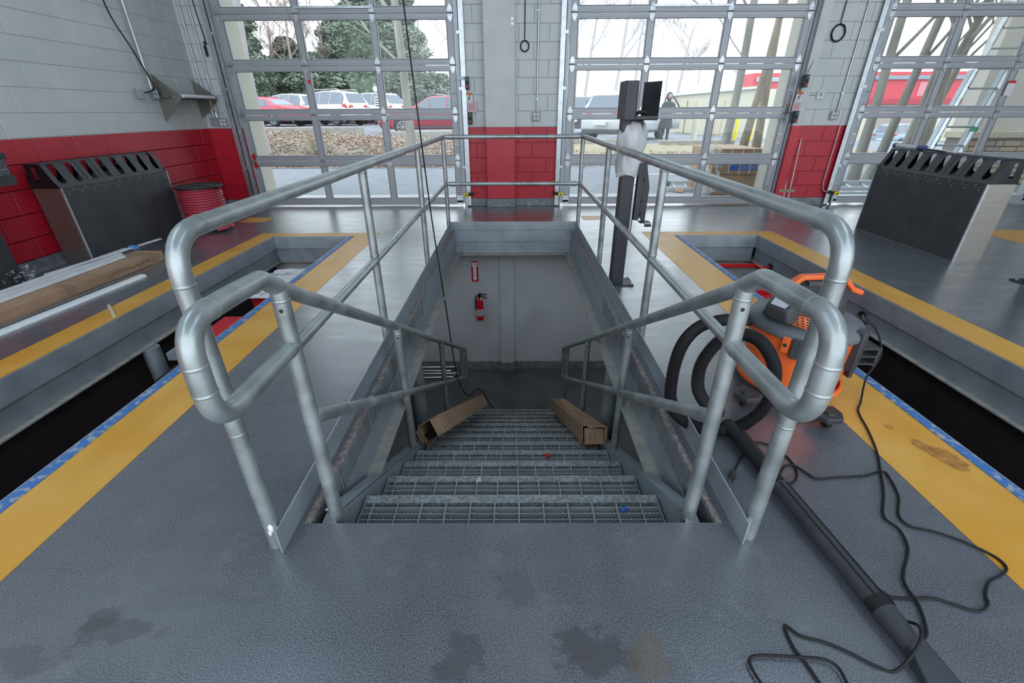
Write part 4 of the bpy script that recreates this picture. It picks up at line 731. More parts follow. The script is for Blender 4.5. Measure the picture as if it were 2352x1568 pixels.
def sensor(x, z, s, label):
    t = thing('photo_eye', label, 'sensor', (x, YF-.1, z)); MB().box((x-.035, YF-.16, z-.025), (x+.035, YF-.1, z+.025)).build('housing', YELP, t, bevel=.005); q = MB().tube([(x+s*.035, YF-.12, z), (x+s*.1, YF-.11, z+.01)], .02, 12); q.build('cable_gland', RUBBER, t)
    MB().lathe([(0, .006), (.024, .004), (.026, 0)], (x+s*.09, YF-.13, z+.012), (0, -1, 0), 16).build('knob', RUBBER, t); MB().box((x-.008, YF-.1, 0.0), (x+.008, YF-.06, z)).build('stand', GALVB, t); MB().box((x-.012, YF-.162, z-.008), (x+.018, YF-.16, z+.008)).build('print_line', BLKINK, t); return t
sensor(-.705, .185, 1, 'yellow door sensor at the left foot of the centre pier'); sensor(.71, .19, -1, 'yellow door sensor at the right foot of the centre pier'); sensor(4.83, .19, -1, 'yellow door sensor on a black arm at the foot of the right pier')
for k, (x0, x1, z1, lab) in enumerate([(4.08, 4.09, .64, 'shorter metal rod leaning on the red part of the right pier'), (4.15, 4.16, .93, 'longer metal rod leaning on the red part of the right pier')]): tag(MB().tube([(x0, YF-.12, 0), (x1, YF-.02, z1)], .006, 8).build('metal_rod', GALVB), lab, 'rod')
tag(MB().box((3.98, YF-.11, .2), (4.22, YF-.1, .245)).build('rod_bracket', BRONZE), 'dull steel cross piece holding the two leaning rods', 'bracket')
conduit([(4.66, YF-.03, 1.1), (4.66, YF-.03, .3), (4.7, YF-.03, .2), (4.78, YF-.05, .19)], 'thin red painted conduit on the right pier running to the door sensor', .007)
tag(MB().tube([(-3.0, YF-.2, 3.5), (-2.74, YF-.14, 1.68)], .002, 5).build('pull_cord', REDP), 'thin red pull cord hanging in front of the left glass door', 'cord'); tag(MB().box((-2.76, YF-.15, 1.64), (-2.72, YF-.13, 1.68)).build('cord_grip', REDP), 'small red grip at the end of the pull cord', 'grip')
t = thing('door_tag', 'white tag with a red head hanging on the ladder side door stile', 'tag', (6.85, YF, 1.6)); MB().box((6.8, YF-.01, 1.46), (6.9, YF-.004, 1.64)).build('card', PAPER, t); MB().box((6.8, YF-.0115, 1.61), (6.9, YF-.009, 1.64)).build('card_header', REDINK, t)
# ---------------- orange vacuum ----------------
v = thing('shop_vacuum', 'orange and black shop vacuum with a coiled hose beside the right handrail loop', 'vacuum', (1.415, 1.97, 0)); vx, vy = 1.415, 1.97
MB().lathe([(0, .055), (.19, .055), (.21, .07), (.225, .22), (.23, .365), (.24, .37), (.24, .38), (0, .38)], (vx, vy, 0), (0, 0, 1), 48).build('tank', ORANGE, v)
MB().lathe([(.226, .1), (.235, .1), (.24, .085), (.235, .07), (.2, .065)], (vx, vy, 0), (0, 0, 1), 48).build('tank_rim', ORANGE, v)
MB().lathe([(.243, .365), (.248, .37), (.248, .39), (.235, .41), (.19, .43), (.15, .445), (0, .45)], (vx, vy, 0), (0, 0, 1), 48).build('lid', DUST, v)
MB().lathe([(.15, .44), (.155, .46), (.15, .515), (.125, .55), (.09, .57), (0, .575)], (vx-.0, vy+.02, 0), (0, 0, 1), 36).build('motor_housing', DGREY, v)
def fac(a, r, z): return (vx+r*math.cos(R(a)), vy+r*math.sin(R(a)), z)
mb = MB(); a0 = 207   # snout towards the camera and left
c = Vector((vx, vy, 0)); dr = Vector((math.cos(R(a0)), math.sin(R(a0)), 0)); sd = Vector((-dr.y, dr.x, 0))
sec = lambda r, w, z0, z1: [c+dr*r+sd*w+Vector((0, 0, z0)), c+dr*r+sd*w*.8+Vector((0, 0, z1)), c+dr*r-sd*w*.8+Vector((0, 0, z1)), c+dr*r-sd*w+Vector((0, 0, z0))]
A, B_, C_ = sec(.06, .1, .43, .565), sec(.18, .085, .42, .55), sec(.25, .065, .44, .5)
mb.add(A+B_+C_, [(0, 1, 5, 4), (1, 2, 6, 5), (2, 3, 7, 6), (3, 0, 4, 7), (4, 5, 9, 8), (5, 6, 10, 9), (6, 7, 11, 10), (7, 4, 8, 11), (8, 9, 10, 11)]); mb.build('snout', DGREY, v, bevel=.012)
q = [c+dr*.195+sd*.045+Vector((0, 0, .541)), c+dr*.195-sd*.045+Vector((0, 0, .541)), c+dr*.248-sd*.035+Vector((0, 0, .503)), c+dr*.248+sd*.035+Vector((0, 0, .503))]
MB().add([p+Vector((0, 0, .004)) for p in q], [(0, 1, 2, 3)]).build('brand_label', mat('silver_label', (.45, .47, .52), .35), v)
# orange vent grille with slots
a1 = 222; d2_ = Vector((math.cos(R(a1)), math.sin(R(a1)), 0)); s2 = Vector((-d2_.y, d2_.x, 0)); g = lambda u, w, k=0: c+d2_*(.175+.05*(1-w)+k)+s2*(u*.75+.012)+Vector((0, 0, .432+.075*w))
mb = MB().add([g(-.09, 0), g(.10, 0), g(.10, 1), g(-.045, 1)], [(0, 1, 2, 3)]); o = mb.build('vent_grille', ORANGE, v); o.modifiers.new('t', 'SOLIDIFY').thickness = -.006
mb = MB()
for j in range(7):
    for i in range(6):
        u = -.075+.05*j/6+i*.03+(.015 if j % 2 else 0); w = .1+j*.125
        if u < .085: mb.add([g(u, w, .009), g(u+.02, w, .009), g(u+.02, w+.07, .009), g(u, w+.07, .009)], [(0, 1, 2, 3)])
mb.build('vent_slot', BLKINK, o, smooth=False)
mb = MB(); [mb.bar(p_, q_, .042, .022, (0, 0, 1)) for p_, q_ in (((vx-.13, vy, .55), (vx-.075, vy, .605)), ((vx-.085, vy, .603), (vx+.12, vy, .612)), ((vx+.11, vy, .613), (vx+.18, vy-.005, .54)), ((vx+.17, vy-.005, .548), (vx+.215, vy-.02, .535)))]; mb.build('carry_handle', ORANGE, v, bevel=.006)
if 0: MB().tube(fillet([(vx-.13, vy-.02, .52), (vx-.075, vy, .585), (vx-.03, vy+.005, .615), (vx+.12, vy+.005, .615), (vx+.17, vy, .57), (vx+.19, vy-.01, .50)], .05, 5), .02, 12).build('carry_handle', ORANGE, v)
MB().tube([(vx-.05, vy-.012, .575), (vx+.1, vy-.012, .575)], .018, 10).build('handle_grip', DGREY, v)
def wrapbox(a_0, a_1, r0, r1, z0, z1, m, nm, bev=.004, lab=None):
    mb = MB(); n = 6; vs = []
    for i in range(n+1):
        a = a_0+(a_1-a_0)*i/n
        vs += [fac(a, r0, z0), fac(a, r1, z0), fac(a, r1, z1), fac(a, r0, z1)]
    fs = [(0, 1, 2, 3), (4*n+3, 4*n+2, 4*n+1, 4*n)]+[(4*i+k, 4*i+4+k, 4*i+4+(k+1) % 4, 4*i+(k+1) % 4) for i in range(n) for k in range(4)]
    return mb.add(vs, fs).build(nm, m, v, bevel=bev, label=lab)
wrapbox(231, 250, .22, .256, .285, .385, BLKPANEL, 'latch'); wrapbox(221, 229, .22, .25, .30, .38, ORANGE, 'latch_tab'); MB().lathe([(0, .004), (.008, .003), (.009, 0)], fac(225, .25, .34), (math.cos(R(225)), math.sin(R(225)), 0), 10).build('latch_screw', BLKINK, v)
wrapbox(300, 316, .22, .262, .22, .42, DGREY, 'cord_wrap', .006)
mb = MB(); [mb.box((vx+.2, vy-.12, .2+k*.04), (vx+.33, vy-.03, .208+k*.04)) for k in range(3)]; mb.box((vx+.315, vy-.12, .19), (vx+.33, vy-.03, .29)).box((vx+.2, vy-.14, .14), (vx+.22, vy-.02, .36)); mb.build('accessory_rack', DGREY, v, bevel=.003)
mb = MB(); [mb.lathe([(.03, 0), (.03, .02), (.026, .02)], (vx+.29, vy+.02, .38+k*.01), (1, 0, 0), 16) for k in range(2)]; mb.build('power_cap', RUBBER, v)
for k, (x, y) in enumerate([(1.43, 1.635), (1.13, 1.80), (1.66, 2.1), (1.3, 2.2)]):
    q = Vector((x, y, 0)); dd = (q-Vector((vx, vy, 0))).normalized(); ss = Vector((-dd.y, dd.x, 0))
    mb = MB(); pts = [q+ss*.055-dd*.06, q+ss*.06, q+ss*.035+dd*.045, q-ss*.035+dd*.045, q-ss*.06, q-ss*.055-dd*.06]
    mb.prism([(p.x, p.y) for p in pts], .045, .075, 'z'); ft = mb.build('caster_foot', DGREY, v, bevel=.006)
    MB().lathe([(0, .012), (.025, .01), (.027, 0)], (q.x, q.y, .075), (0, 0, 1), 6).build('caster_cap', BLKPANEL, ft); MB().lathe([(0, -.012), (.022, -.012), (.024, 0), (.022, .012), (0, .012)], (q.x, q.y, .024), ss, 18).build('caster_wheel', RUBBER, ft)
# ribbed hose
path = spline([(1.19, 2.03, .36), (1.1, 2.0, .37), (1.0, 1.92, .41), (.86, 1.85, .41), (.755, 1.76, .36), (.70, 1.67, .25), (.70, 1.61, .13), (.79, 1.58, .055), (.91, 1.57, .035), (1.02, 1.59, .045), (1.12, 1.62, .14), (1.13, 1.655, .3), (1.03, 1.67, .435), (.91, 1.69, .44), (.83, 1.69, .32), (.825, 1.67, .19), (.90, 1.67, .08), (.96, 1.68, .045)], 12)
L = [0]
for i in range(1, len(path)): L.append(L[-1]+(path[i]-path[i-1]).length)
def at(s):
    for i in range(1, len(L)):
        if L[i] >= s: return path[i-1].lerp(path[i], (s-L[i-1])/max(1e-9, L[i]-L[i-1]))
    return path[-1]
N_ = int(L[-1]/.0042); P_ = [at(L[-1]*i/N_) for i in range(N_+1)]
MB().tube(P_, [(.0285 if i % 2 else .0235) for i in range(N_+1)], 14).build('hose', RUBBER, v, label='black ribbed hose looped twice beside the tank')
MB().tube([path[0], path[8]], .031, 16).build('hose_cuff', DGREY, v)
rnd = random.Random(2)
for cx, cy, rx, ry, an in ((1.8, 1.44, .045, .11, .5), (1.72, 1.63, .016, .02, 0)):
    mb = MB(); pts = []
    for i in range(26):
        a = 2*PI*i/26; q = rnd.uniform(.75, 1.2); ux, uy = rx*q*math.cos(a), ry*q*math.sin(a); pts.append((cx+ux*math.cos(an)-uy*math.sin(an), cy+ux*math.sin(an)+uy*math.cos(an), .0022))
    mb.add(pts, [tuple(range(26))]); st2 = mb.build('dried_stain', mat('brown_stain', (.3, .13, .03), .5, 0, (.5, .25, .05), 30), fl, smooth=False)
# wand on the floor
w = thing('vacuum_wand', 'black vacuum wand and nozzle tube lying on the floor toward the camera', 'wand', (1.03, 1.1, 0))
MB().tube([(.955, 1.60, .045), (1.0, 1.235, .04), (1.043, .775, .035)], [.03, .028, .026], 20).build('tube_section', RUBBER, w); MB().tube([(1.012, 1.605, .03), (1.03, 1.25, .028)], .012, 10).build('rust_stained_strip', mat('rusty_rubber', (.06, .025, .02), .7), w)
MB().tube([(1.0, 1.235, .04), (1.043, .775, .035)], .0305, 20).build('outer_tube', DGREY, w); MB().tube([(1.041, .80, .036), (1.046, .76, .034)], .032, 20).build('tube_cuff', RUBBER, w)
MB().tube([(1.045, .765, .035), (1.052, .67, .033)], [.034, .027], 20).build('connector', DGREY, w)
mb = MB(); mb.add([(1.03, .69, .012), (1.082, .69, .012), (1.082, .69, .055), (1.03, .69, .055), (1.02, .56, .006), (1.115, .56, .006), (1.115, .56, .03), (1.02, .56, .03)], [(0, 1, 2, 3), (4, 7, 6, 5), (0, 4, 5, 1), (1, 5, 6, 2), (2, 6, 7, 3), (3, 7, 4, 0)]); mb.build('crevice_nozzle', BLKPANEL, w, bevel=.006)
for dx in (-.012, .012): MB().tube([(1.0+dx, 1.225, .069), (1.043+dx, .785, .0645)], .0022, 6).build('seam_ridge', RUBBER, w)
ca = [(1.69, 1.97, .38), (1.80, 2.0, .33), (1.86, 1.97, .2), (1.80, 1.93, .08), (1.72, 1.82, .01)]+[(x, y, .008) for x, y in [(1.653, 1.739), (1.597, 1.592), (1.532, 1.449), (1.47, 1.346), (1.399, 1.232), (1.316, 1.12), (1.327, 1.064), (1.297, .987), (1.199, .88), (1.18, .798), (1.142, .725), (1.107, .70)]]
t = MB().tube(spline(ca, 6), .0045, 8).build('power_cord', RUBBER); tag(t, 'black cord hanging from the vacuum and running over the yellow border to the wand', 'cord')
cb = [(0.872, 1.33), (0.931, 1.404), (1.012, 1.496), (1.064, 1.52), (1.098, 1.507), (1.127, 1.471), (1.143, 1.414), (1.137, 1.35), (1.105, 1.299), (1.059, 1.275), (1.04, 1.299), (1.097, 1.371), (1.145, 1.376), (1.17, 1.329), (1.191, 1.304), (1.276, 1.311), (1.383, 1.319), (1.475, 1.344), (1.478, 1.308), (1.441, 1.213), (1.375, 1.127), (1.377, 1.079), (1.441, 1.056), (1.502, 1.019), (1.554, .963), (1.557, .923), (1.521, .898), (1.457, .873), (1.407, .832), (1.388, .804), (1.352, .785), (1.325, .785), (1.283, .804), (1.243, .821), (1.172, .821), (1.121, .826), (1.1, .85), (1.113, .815), (1.104, .761), (1.075, .701), (1.036, .655), (.988, .63), (.945, .638), (.896, .671), (.848, .697), (.788, .716), (.76, .743), (.752, .687), (.763, .646), (.774, .58)]
hz = lambda x, y: .074 if abs(x-(1.0+(1.235-y)*.093)) < .034 and y < 1.3 else (.075 if abs(x-.97) < .03 and y > 1.3 else .006)
t = thing('extension_lead', 'long black cord winding across the floor beside the wand, ending in a plug', 'cord', (1.2, 1.0, 0)); MB().tube(spline([(x, y, hz(x, y)) for x, y in cb], 6), .0042, 8).build('cable', RUBBER, t)
q = MB().tube([(.872, 1.33, .012), (.855, 1.30, .012)], .012, 10); q.tube([(.886, 1.35, .01), (.872, 1.33, .012)], [.006, .012], 8); pl = q.build('plug', DGREY, t); mb = MB(); [mb.tube([(.855+dx, 1.3-dx, .012), (.846+dx, 1.283-dx, .012)], .002, 6) for dx in (-.006, .006)]; mb.build('prong', BRONZE, pl)
cc = [(.624, .58), (.613, .638), (.629, .66), (.679, .662), (.755, .658), (.81, .653), (.837, .633), (.834, .58)]; tag(MB().tube(spline([(x, y, .012) for x, y in cc], 6), .0042, 8).build('cord_loop', RUBBER), 'loop of black cord at the bottom edge of the floor, crossing the longer cord', 'cord')
# ---------------- outdoors ----------------
ASPH = mat('asphalt', (.17, .185, .215), .8, 0, (.21, .225, .255), 3, bump=.3, bscale=60); APR = mat('concrete_apron', (.36, .36, .385), .7, 0, (.42, .42, .44), 2)
LEAF = mat('leaf_litter', (.16, .11, .085), .9, 0, (.32, .25, .19), 22, .4, .6, 1, 60, detail=9); GRASS = mat('winter_grass', (.24, .24, .12), .9, 0, (.32, .26, .19), 2.2, .36, .56, .8, 60)
CREAM = mat('cream_render', (.6, .56, .44), .8, 0, (.64, .61, .5), .6); CREAM2 = mat('pale_stucco', (.66, .62, .55), .8, 0, (.7, .66, .59), .8)
SIGNR = mat('red_fascia', (.6, .06, .08), .5); SIGND = mat('dark_red_fascia', (.42, .04, .06), .5)
MB().box((XL-3, YF+.3, -.1), (12, 8.15, .0)).build('trim_20', APR, kind='structure')
def gz_(x, y):
    if y <= 13.2: return -.005
    t_ = min(1, (y-13.2)/3.4); s_ = t_*t_*(3-2*t_); l = min(1, max(0, (1-x)/8)); h = .24+.4*l
    q_ = min(1, max(0, (x-12)/14))*min(1, max(0, (y-18)/18))
    return -.005+s_*h*(1-min(1, max(0, (x-9)/5)))-1.35*q_*(2-q_)*min(1, q_*1.2)
mb = MB(); nx, ny = 60, 50; X0_, X1_, Y0_, Y1_ = -40, 50, 8.15, 70
ys = [8.15, 12.2]+[12.2+.35*i for i in range(1, 26)]+[21+i*i*.55 for i in range(1, 12)]; xs = [-60+i*2 for i in range(62)]
vs = [(x, y, gz_(x, y)) for y in ys for x in xs]; n = len(xs)
mb.add(vs, [(j*n+i, j*n+i+1, (j+1)*n+i+1, (j+1)*n+i) for j in range(len(ys)-1) for i in range(n-1)]); mb.build('ground', ASPH, kind='structure')
def verge(x0, x1, y0, y1, m, nm, k, amp, seed, kind='structure'):
    rnd = random.Random(seed); nx = int((x1-x0)/.22); ny = int((y1-y0)/.22); vs = []
    for j in range(ny+1):
        for i in range(nx+1):
            x = x0+(x1-x0)*i/nx; y = y0+(y1-y0)*j/ny; e = min(1, 4*min(i, nx-i)/nx*2, 4*min(j, ny-j)/ny)
            vs.append((x, y, gz_(x, y)+.01+e*(amp*(.6+.4*math.sin(x*.9+1)*math.cos(y*1.3))+rnd.uniform(0, .05))))
    return MB().add(vs, [(j*(nx+1)+i, j*(nx+1)+i+1, (j+1)*(nx+1)+i+1, (j+1)*(nx+1)+i) for j in range(ny) for i in range(nx)]).build(nm, m, kind=kind)
verge(-12, -1.6, 12.4, 17.2, LEAF, 'ground.001', 0, .05, 3); verge(-2.2, 12, 12.9, 17.5, GRASS, 'ground.002', 0, .04, 4)
# loose leaves: nobody could count them
def leaves(x0, x1, y0, y1, n, nm, m, up):
    rnd = random.Random(n); mb = MB()
    for _ in range(n):
        x, y = rnd.uniform(x0, x1), rnd.uniform(y0, y1); z = gz_(x, y)+rnd.uniform(.0, up); a = rnd.uniform(0, 2*PI); s_ = rnd.uniform(.03, .08); dx, dy = s_*math.cos(a), s_*math.sin(a); t_ = rnd.uniform(-.03, .05)
        mb.add([(x, y, z), (x+dx, y+dy, z+t_), (x+dx-dy*.5, y+dy+dx*.5, z+.02), (x-dy*.6, y+dx*.6, z+.01)], [(0, 1, 2, 3)])
    return tag(mb.build(nm, m, smooth=False), 'dry brown leaves scattered over the verge beyond the garage doors' if x0 > -8 else 'thick dry leaf litter on the mound beyond the left garage door', 'leaves', kind='stuff')
leaves(-11.8, -1.7, 12.5, 16.5, 16000, 'leaf_litter', mat('dry_leaf', (.3, .2, .15), .8, 0, (.5, .4, .33), 14), .12); leaves(-2, 12, 12.3, 15, 4200, 'leaf_litter', mat('dry_leaf_pale', (.5, .36, .28), .8), .1)
for k, (x0, x1, y, lab) in enumerate([(-10.5, -5.4, 17.6, 'long grey concrete kerb stone behind the leaf mound'), (-4.9, -2.2, 17.8, 'short concrete kerb stone below the maroon sedan'), (4.9, 7.4, 16.2, 'concrete kerb stone on the grass by the open car door'), (1.5, 4.2, 16.9, 'concrete kerb stone on the grass below the white car')]):
    tag(MB().box((x0, y, gz_(x0+1, y)-.1), (x1, y+.2, gz_(x0+1, y)+.2)).build('kerb_stone', mat('kerb_concrete', (.3, .28, .24), .8, 0, (.38, .36, .32), 5), bevel=.02), lab, 'kerb')
def trunk(mb, p, d, L_, r, lv, rnd, seg=7, spread=.5, tw=1):
    P = [Vector(p)]; d = Vector(d).normalized(); rr = [r]; n = 6 if lv > 0 else 4
    for i in range(n):
        d = (d+Vector((rnd.uniform(-1, 1), rnd.uniform(-1, 1), rnd.uniform(-.2, .5)))*.11*tw).normalized(); P.append(P[-1]+d*L_/n); rr.append(r*(1-.5*(i+1)/n))
    rr = [max(q, .014) for q in rr]; mb.tube(P, rr, seg if r > .03 else 4, cap=False)
    if lv <= 0: return
    for i in range(2, n+1):
        for _ in range(2 if i > 3 else 1):
            a = rnd.uniform(0, 2*PI); o_ = d.orthogonal().normalized(); o_ = Quaternion(d, a) @ o_
            trunk(mb, P[i], d*(1-spread*.6)+o_*spread+Vector((0, 0, .15)), L_*rnd.uniform(.45, .7), rr[i]*rnd.uniform(.4, .62), lv-1, rnd, seg, spread, 1.6)
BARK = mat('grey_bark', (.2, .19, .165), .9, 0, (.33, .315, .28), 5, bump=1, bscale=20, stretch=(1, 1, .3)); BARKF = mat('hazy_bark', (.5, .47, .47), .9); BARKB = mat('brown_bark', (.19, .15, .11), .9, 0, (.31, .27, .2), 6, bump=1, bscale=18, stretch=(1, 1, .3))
def tree(x, y, h, r, lean, seed, label, m=None, lv=2, group=None, forks=None, name='bare_tree'):
    t = thing(name, label, 'tree', (x, y, gz_(x, y)), group=group); rnd = random.Random(seed); mb = MB(); z = gz_(x, y)-.05
    k0 = Vector((x, y, z)); P = [k0]; d = Vector((lean[0], lean[1], 1)).normalized(); rr = [r*1.45]; n = 10
    for i in range(n): d = (d+Vector((rnd.uniform(-1, 1), rnd.uniform(-1, 1), 0))*.045).normalized(); P.append(P[-1]+d*h/n); rr.append(r*(1.05-.55*(i+1)/n) if i else r*1.1)
    mb.tube(P, rr, 12, cap=False); mb.build('trunk', m or BARK, t); mb = MB()
    for (f, dx, dy, L_, q) in (forks or []): trunk(mb, P[f], (dx, dy, 1), L_, r*q, lv-1, rnd)
    for i in range(5, n+1):
        a = rnd.uniform(0, 2*PI); trunk(mb, P[i], (math.cos(a)*.8, math.sin(a)*.8, .7), h*rnd.uniform(.22, .35), rr[i]*.42, lv-1, rnd)
    mb.build('branches', m or BARK, t); return t
tree(-2.72, 13.2, 8, .115, (-.05, 0), 11, 'pale bare tree in front of the maroon sedan', forks=[(4, -.5, .1, 3, .5), (5, .6, 0, 3, .5), (3, -1.4, .2, 2.4, .3)])
tree(5.25, 12.0, 8, .095, (.02, 0), 12, 'straight bare tree in front of the cream building, left of the leaning trunk', forks=[(4, -.8, .1, 2.6, .3), (3, -1.2, 0, 2.2, .15)])
tree(5.75, 12.2, 8, .09, (.12, 0), 13, 'leaning bare tree above the strapped carton beside the door frame', BARKB); tree(6.35, 12.6, 8, .095, (.0, 0), 14, 'bare tree behind the leaning one, nearest the right door frame', BARKB)
tree(-7.25, 14, 9, .15, (.0, 0), 15, 'thick grey trunk seen at the left edge of the left garage door', mat('violet_bark', (.36, .33, .34), .9, 0, (.45, .42, .42), 5, bump=1, bscale=14, stretch=(1, 1, .25)))
tree(1.62, 14, 9, .10, (.03, 0), 16, 'bare tree at the left edge of the middle garage door')
for k, (px_, py_, r, ln, sd_, lab) in enumerate([(6.95, 9.6, .085, .02, 21, 'bare tree behind the ladder side door, leftmost of the row'), (7.55, 10.0, .08, .1, 22, 'forked bare tree, second in the row behind the ladder side door'), (7.95, 9.9, .055, .12, 23, 'slim bare tree, third in the row behind the ladder side door'), (8.9, 10.6, .12, .03, 24, 'stout bare tree directly behind the leaning ladder'), (9.35, 11.3, .075, .14, 25, 'leaning bare tree behind the upper part of the ladder'), (8.3, 10.4, .05, .08, 26, 'thin bare sapling just left of the leaning ladder')]):
    tree(px_, py_, 7, r, (ln, 0), sd_, lab, forks=[(3, .7, 0, 2.6, .4), (4, -.6, .1, 2.4, .4)])
for k, (x, y, h, sd_) in enumerate([(-5, 48, 9, 31), (3.5, 40, 9, 32), (6.2, 44, 8, 33), (8.2, 41, 9, 34), (11, 46, 8, 35), (-1.5, 45, 8, 36), (13.5, 42, 7, 37), (-9, 50, 9, 38)]):
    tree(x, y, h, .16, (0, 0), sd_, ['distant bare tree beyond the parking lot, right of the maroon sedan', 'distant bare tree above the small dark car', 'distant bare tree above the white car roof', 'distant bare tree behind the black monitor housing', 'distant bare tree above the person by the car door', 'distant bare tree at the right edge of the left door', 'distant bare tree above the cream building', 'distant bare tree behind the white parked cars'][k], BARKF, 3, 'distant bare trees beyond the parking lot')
def evergreen(x, y, h, w_, seed, label, m, n=11000):
    t = thing('evergreen_tree', label, 'tree', (x, y, .7), group='evergreens behind the parked cars'); rnd = random.Random(seed)
    MB().tube([(x, y, .5), (x, y, h*.9)], [.2, .05], 8).build('trunk', BARKB, t); mb = MB(); vs = []
    for i in range(11):
        f = i/10; z = .8+f*(h-.6)
        for k in range(16): a = 2*PI*k/16; q = w_*1.1*(1-f*.85)*(.8+rnd.uniform(-.25, .25)); vs.append((x+q*math.cos(a), y+q*math.sin(a), z+rnd.uniform(-.2, .2)))
    mb.add(vs, [(i*16+k, i*16+(k+1) % 16, (i+1)*16+(k+1) % 16, (i+1)*16+k) for i in range(10) for k in range(16)])
    for _ in range(n):
        f = rnd.random()**.75; z = .7+f*h; rad = w_*1.45*(1-f*.8)*(.3+.7*math.sqrt(rnd.random()))*(1+.3*math.sin(z*4+seed)*math.sin(z*1.7)); a = rnd.uniform(0, 2*PI); p = Vector((x+rad*math.cos(a), y+rad*math.sin(a), z)); s_ = rnd.uniform(.06, .2)
        u = Vector((rnd.uniform(-1, 1), rnd.uniform(-1, 1), rnd.uniform(-.6, .4))).normalized()*s_; w2 = u.orthogonal().normalized()*s_*.5; mb.add([p-u, p+w2, p+u, p-w2], [(0, 1, 2, 3)])
    mb.build('foliage', m, t, smooth=False); return t
EG = [mat('evergreen_a', (.12, .165, .115), .9, 0, (.2, .24, .18), 2), mat('evergreen_b', (.19, .225, .19), .9, 0, (.27, .295, .25), 2), mat('rusty_oak', (.34, .28, .26), .9, 0, (.44, .38, .36), 2)]  # evergreen colours paled and greyed, distance haze put into the colour
for k, (x, y, h, w_, i, lab) in enumerate([(-19, 36, 7.6, 2.6, 0, 'dark green evergreen behind the red hatchback, farthest left'), (-12.8, 39, 7.2, 2.3, 1, 'grey green evergreen behind the white cars'), (-10.2, 37, 9.5, 2.9, 0, 'tallest dark evergreen, behind the middle white car'), (-7.9, 38, 8.2, 2.2, 1, 'evergreen just left of the pale bare tree'), (-21.5, 38, 6.5, 2.8, 1, 'evergreen partly hidden by the grey trunk'), (-17.2, 40, 5.6, 2.4, 0, 'low evergreen behind the russet tree'), (-5.9, 40, 3.2, 2.6, 1, 'low evergreen bush right of the pale bare tree'), (-13.8, 36, 4.2, 2.4, 0, 'low evergreen bush above the white cars'), (-3, 42, 2.6, 3, 1, 'low distant hedge above the maroon sedan roof')]):
    evergreen(x, y, h, w_, k+3, lab, EG[i])
for k, (x, y, h, sd_, lab) in enumerate([(-15.6, 37, 7, 51, 'russet twiggy tree between the evergreens, nearer the grey trunk'), (-14.3, 38.5, 6.4, 52, 'russet twiggy tree between the evergreens, above the white cars'), (-17.6, 37.5, 6, 53, 'hazy russet tree above the red car roof')]): tree(x, y, h, .12, (0, 0), sd_, lab, mat('russet_twigs_%d' % k, (.4, .31, .28), .9), 3, name='twiggy_tree')
def stump(x, y, r, h, seed, label):
    rnd = random.Random(seed); z = gz_(x, y)+.02; mb = MB(); n = 18; ph = [rnd.uniform(.8, 1.25) for _ in range(n)]; vs = []
    for i, (rr, zz) in enumerate(((1.35, -.1), (1.1, h*.3), (1.0, h*.7), (.85, h))):
        for k in range(n): a = 2*PI*k/n; q = r*rr*ph[k]; vs.append((x+q*math.cos(a), y+q*math.sin(a), z+zz+(rnd.uniform(-.05, .08) if i == 3 else 0)))
    mb.add(vs, [(i*n+k, i*n+(k+1) % n, (i+1)*n+(k+1) % n, (i+1)*n+k) for i in range(3) for k in range(n)]+[tuple(3*n+k for k in range(n))]); return tag(mb.build('tree_stump', BARKB), label, 'stump')
stump(-4.75, 14.3, .4, .14, 1, 'wide low tree stump on the leaf mound, nearest the pale tree'); stump(-6.0, 14.3, .13, .42, 2, 'taller splintered stump with exposed roots on the leaf mound')
mb = MB(); rnd = random.Random(5)
for _ in range(40):
    x, y = rnd.uniform(-8, -4.5), rnd.uniform(12.8, 14.5); a = rnd.uniform(-.8, .8); z = gz_(x, y)+.2; mb.tube([(x, y, z), (x+.25*math.cos(a), y+.2*math.sin(a), z+rnd.uniform(0, .12)), (x+.55*math.cos(a), y+.5*math.sin(a), z-.05)], [.022, .016, .006], 5)
tag(mb.build('root_tangle', BARK, kind='stuff'), 'tangle of torn roots sticking out of the leaf mound', 'roots', kind='stuff')
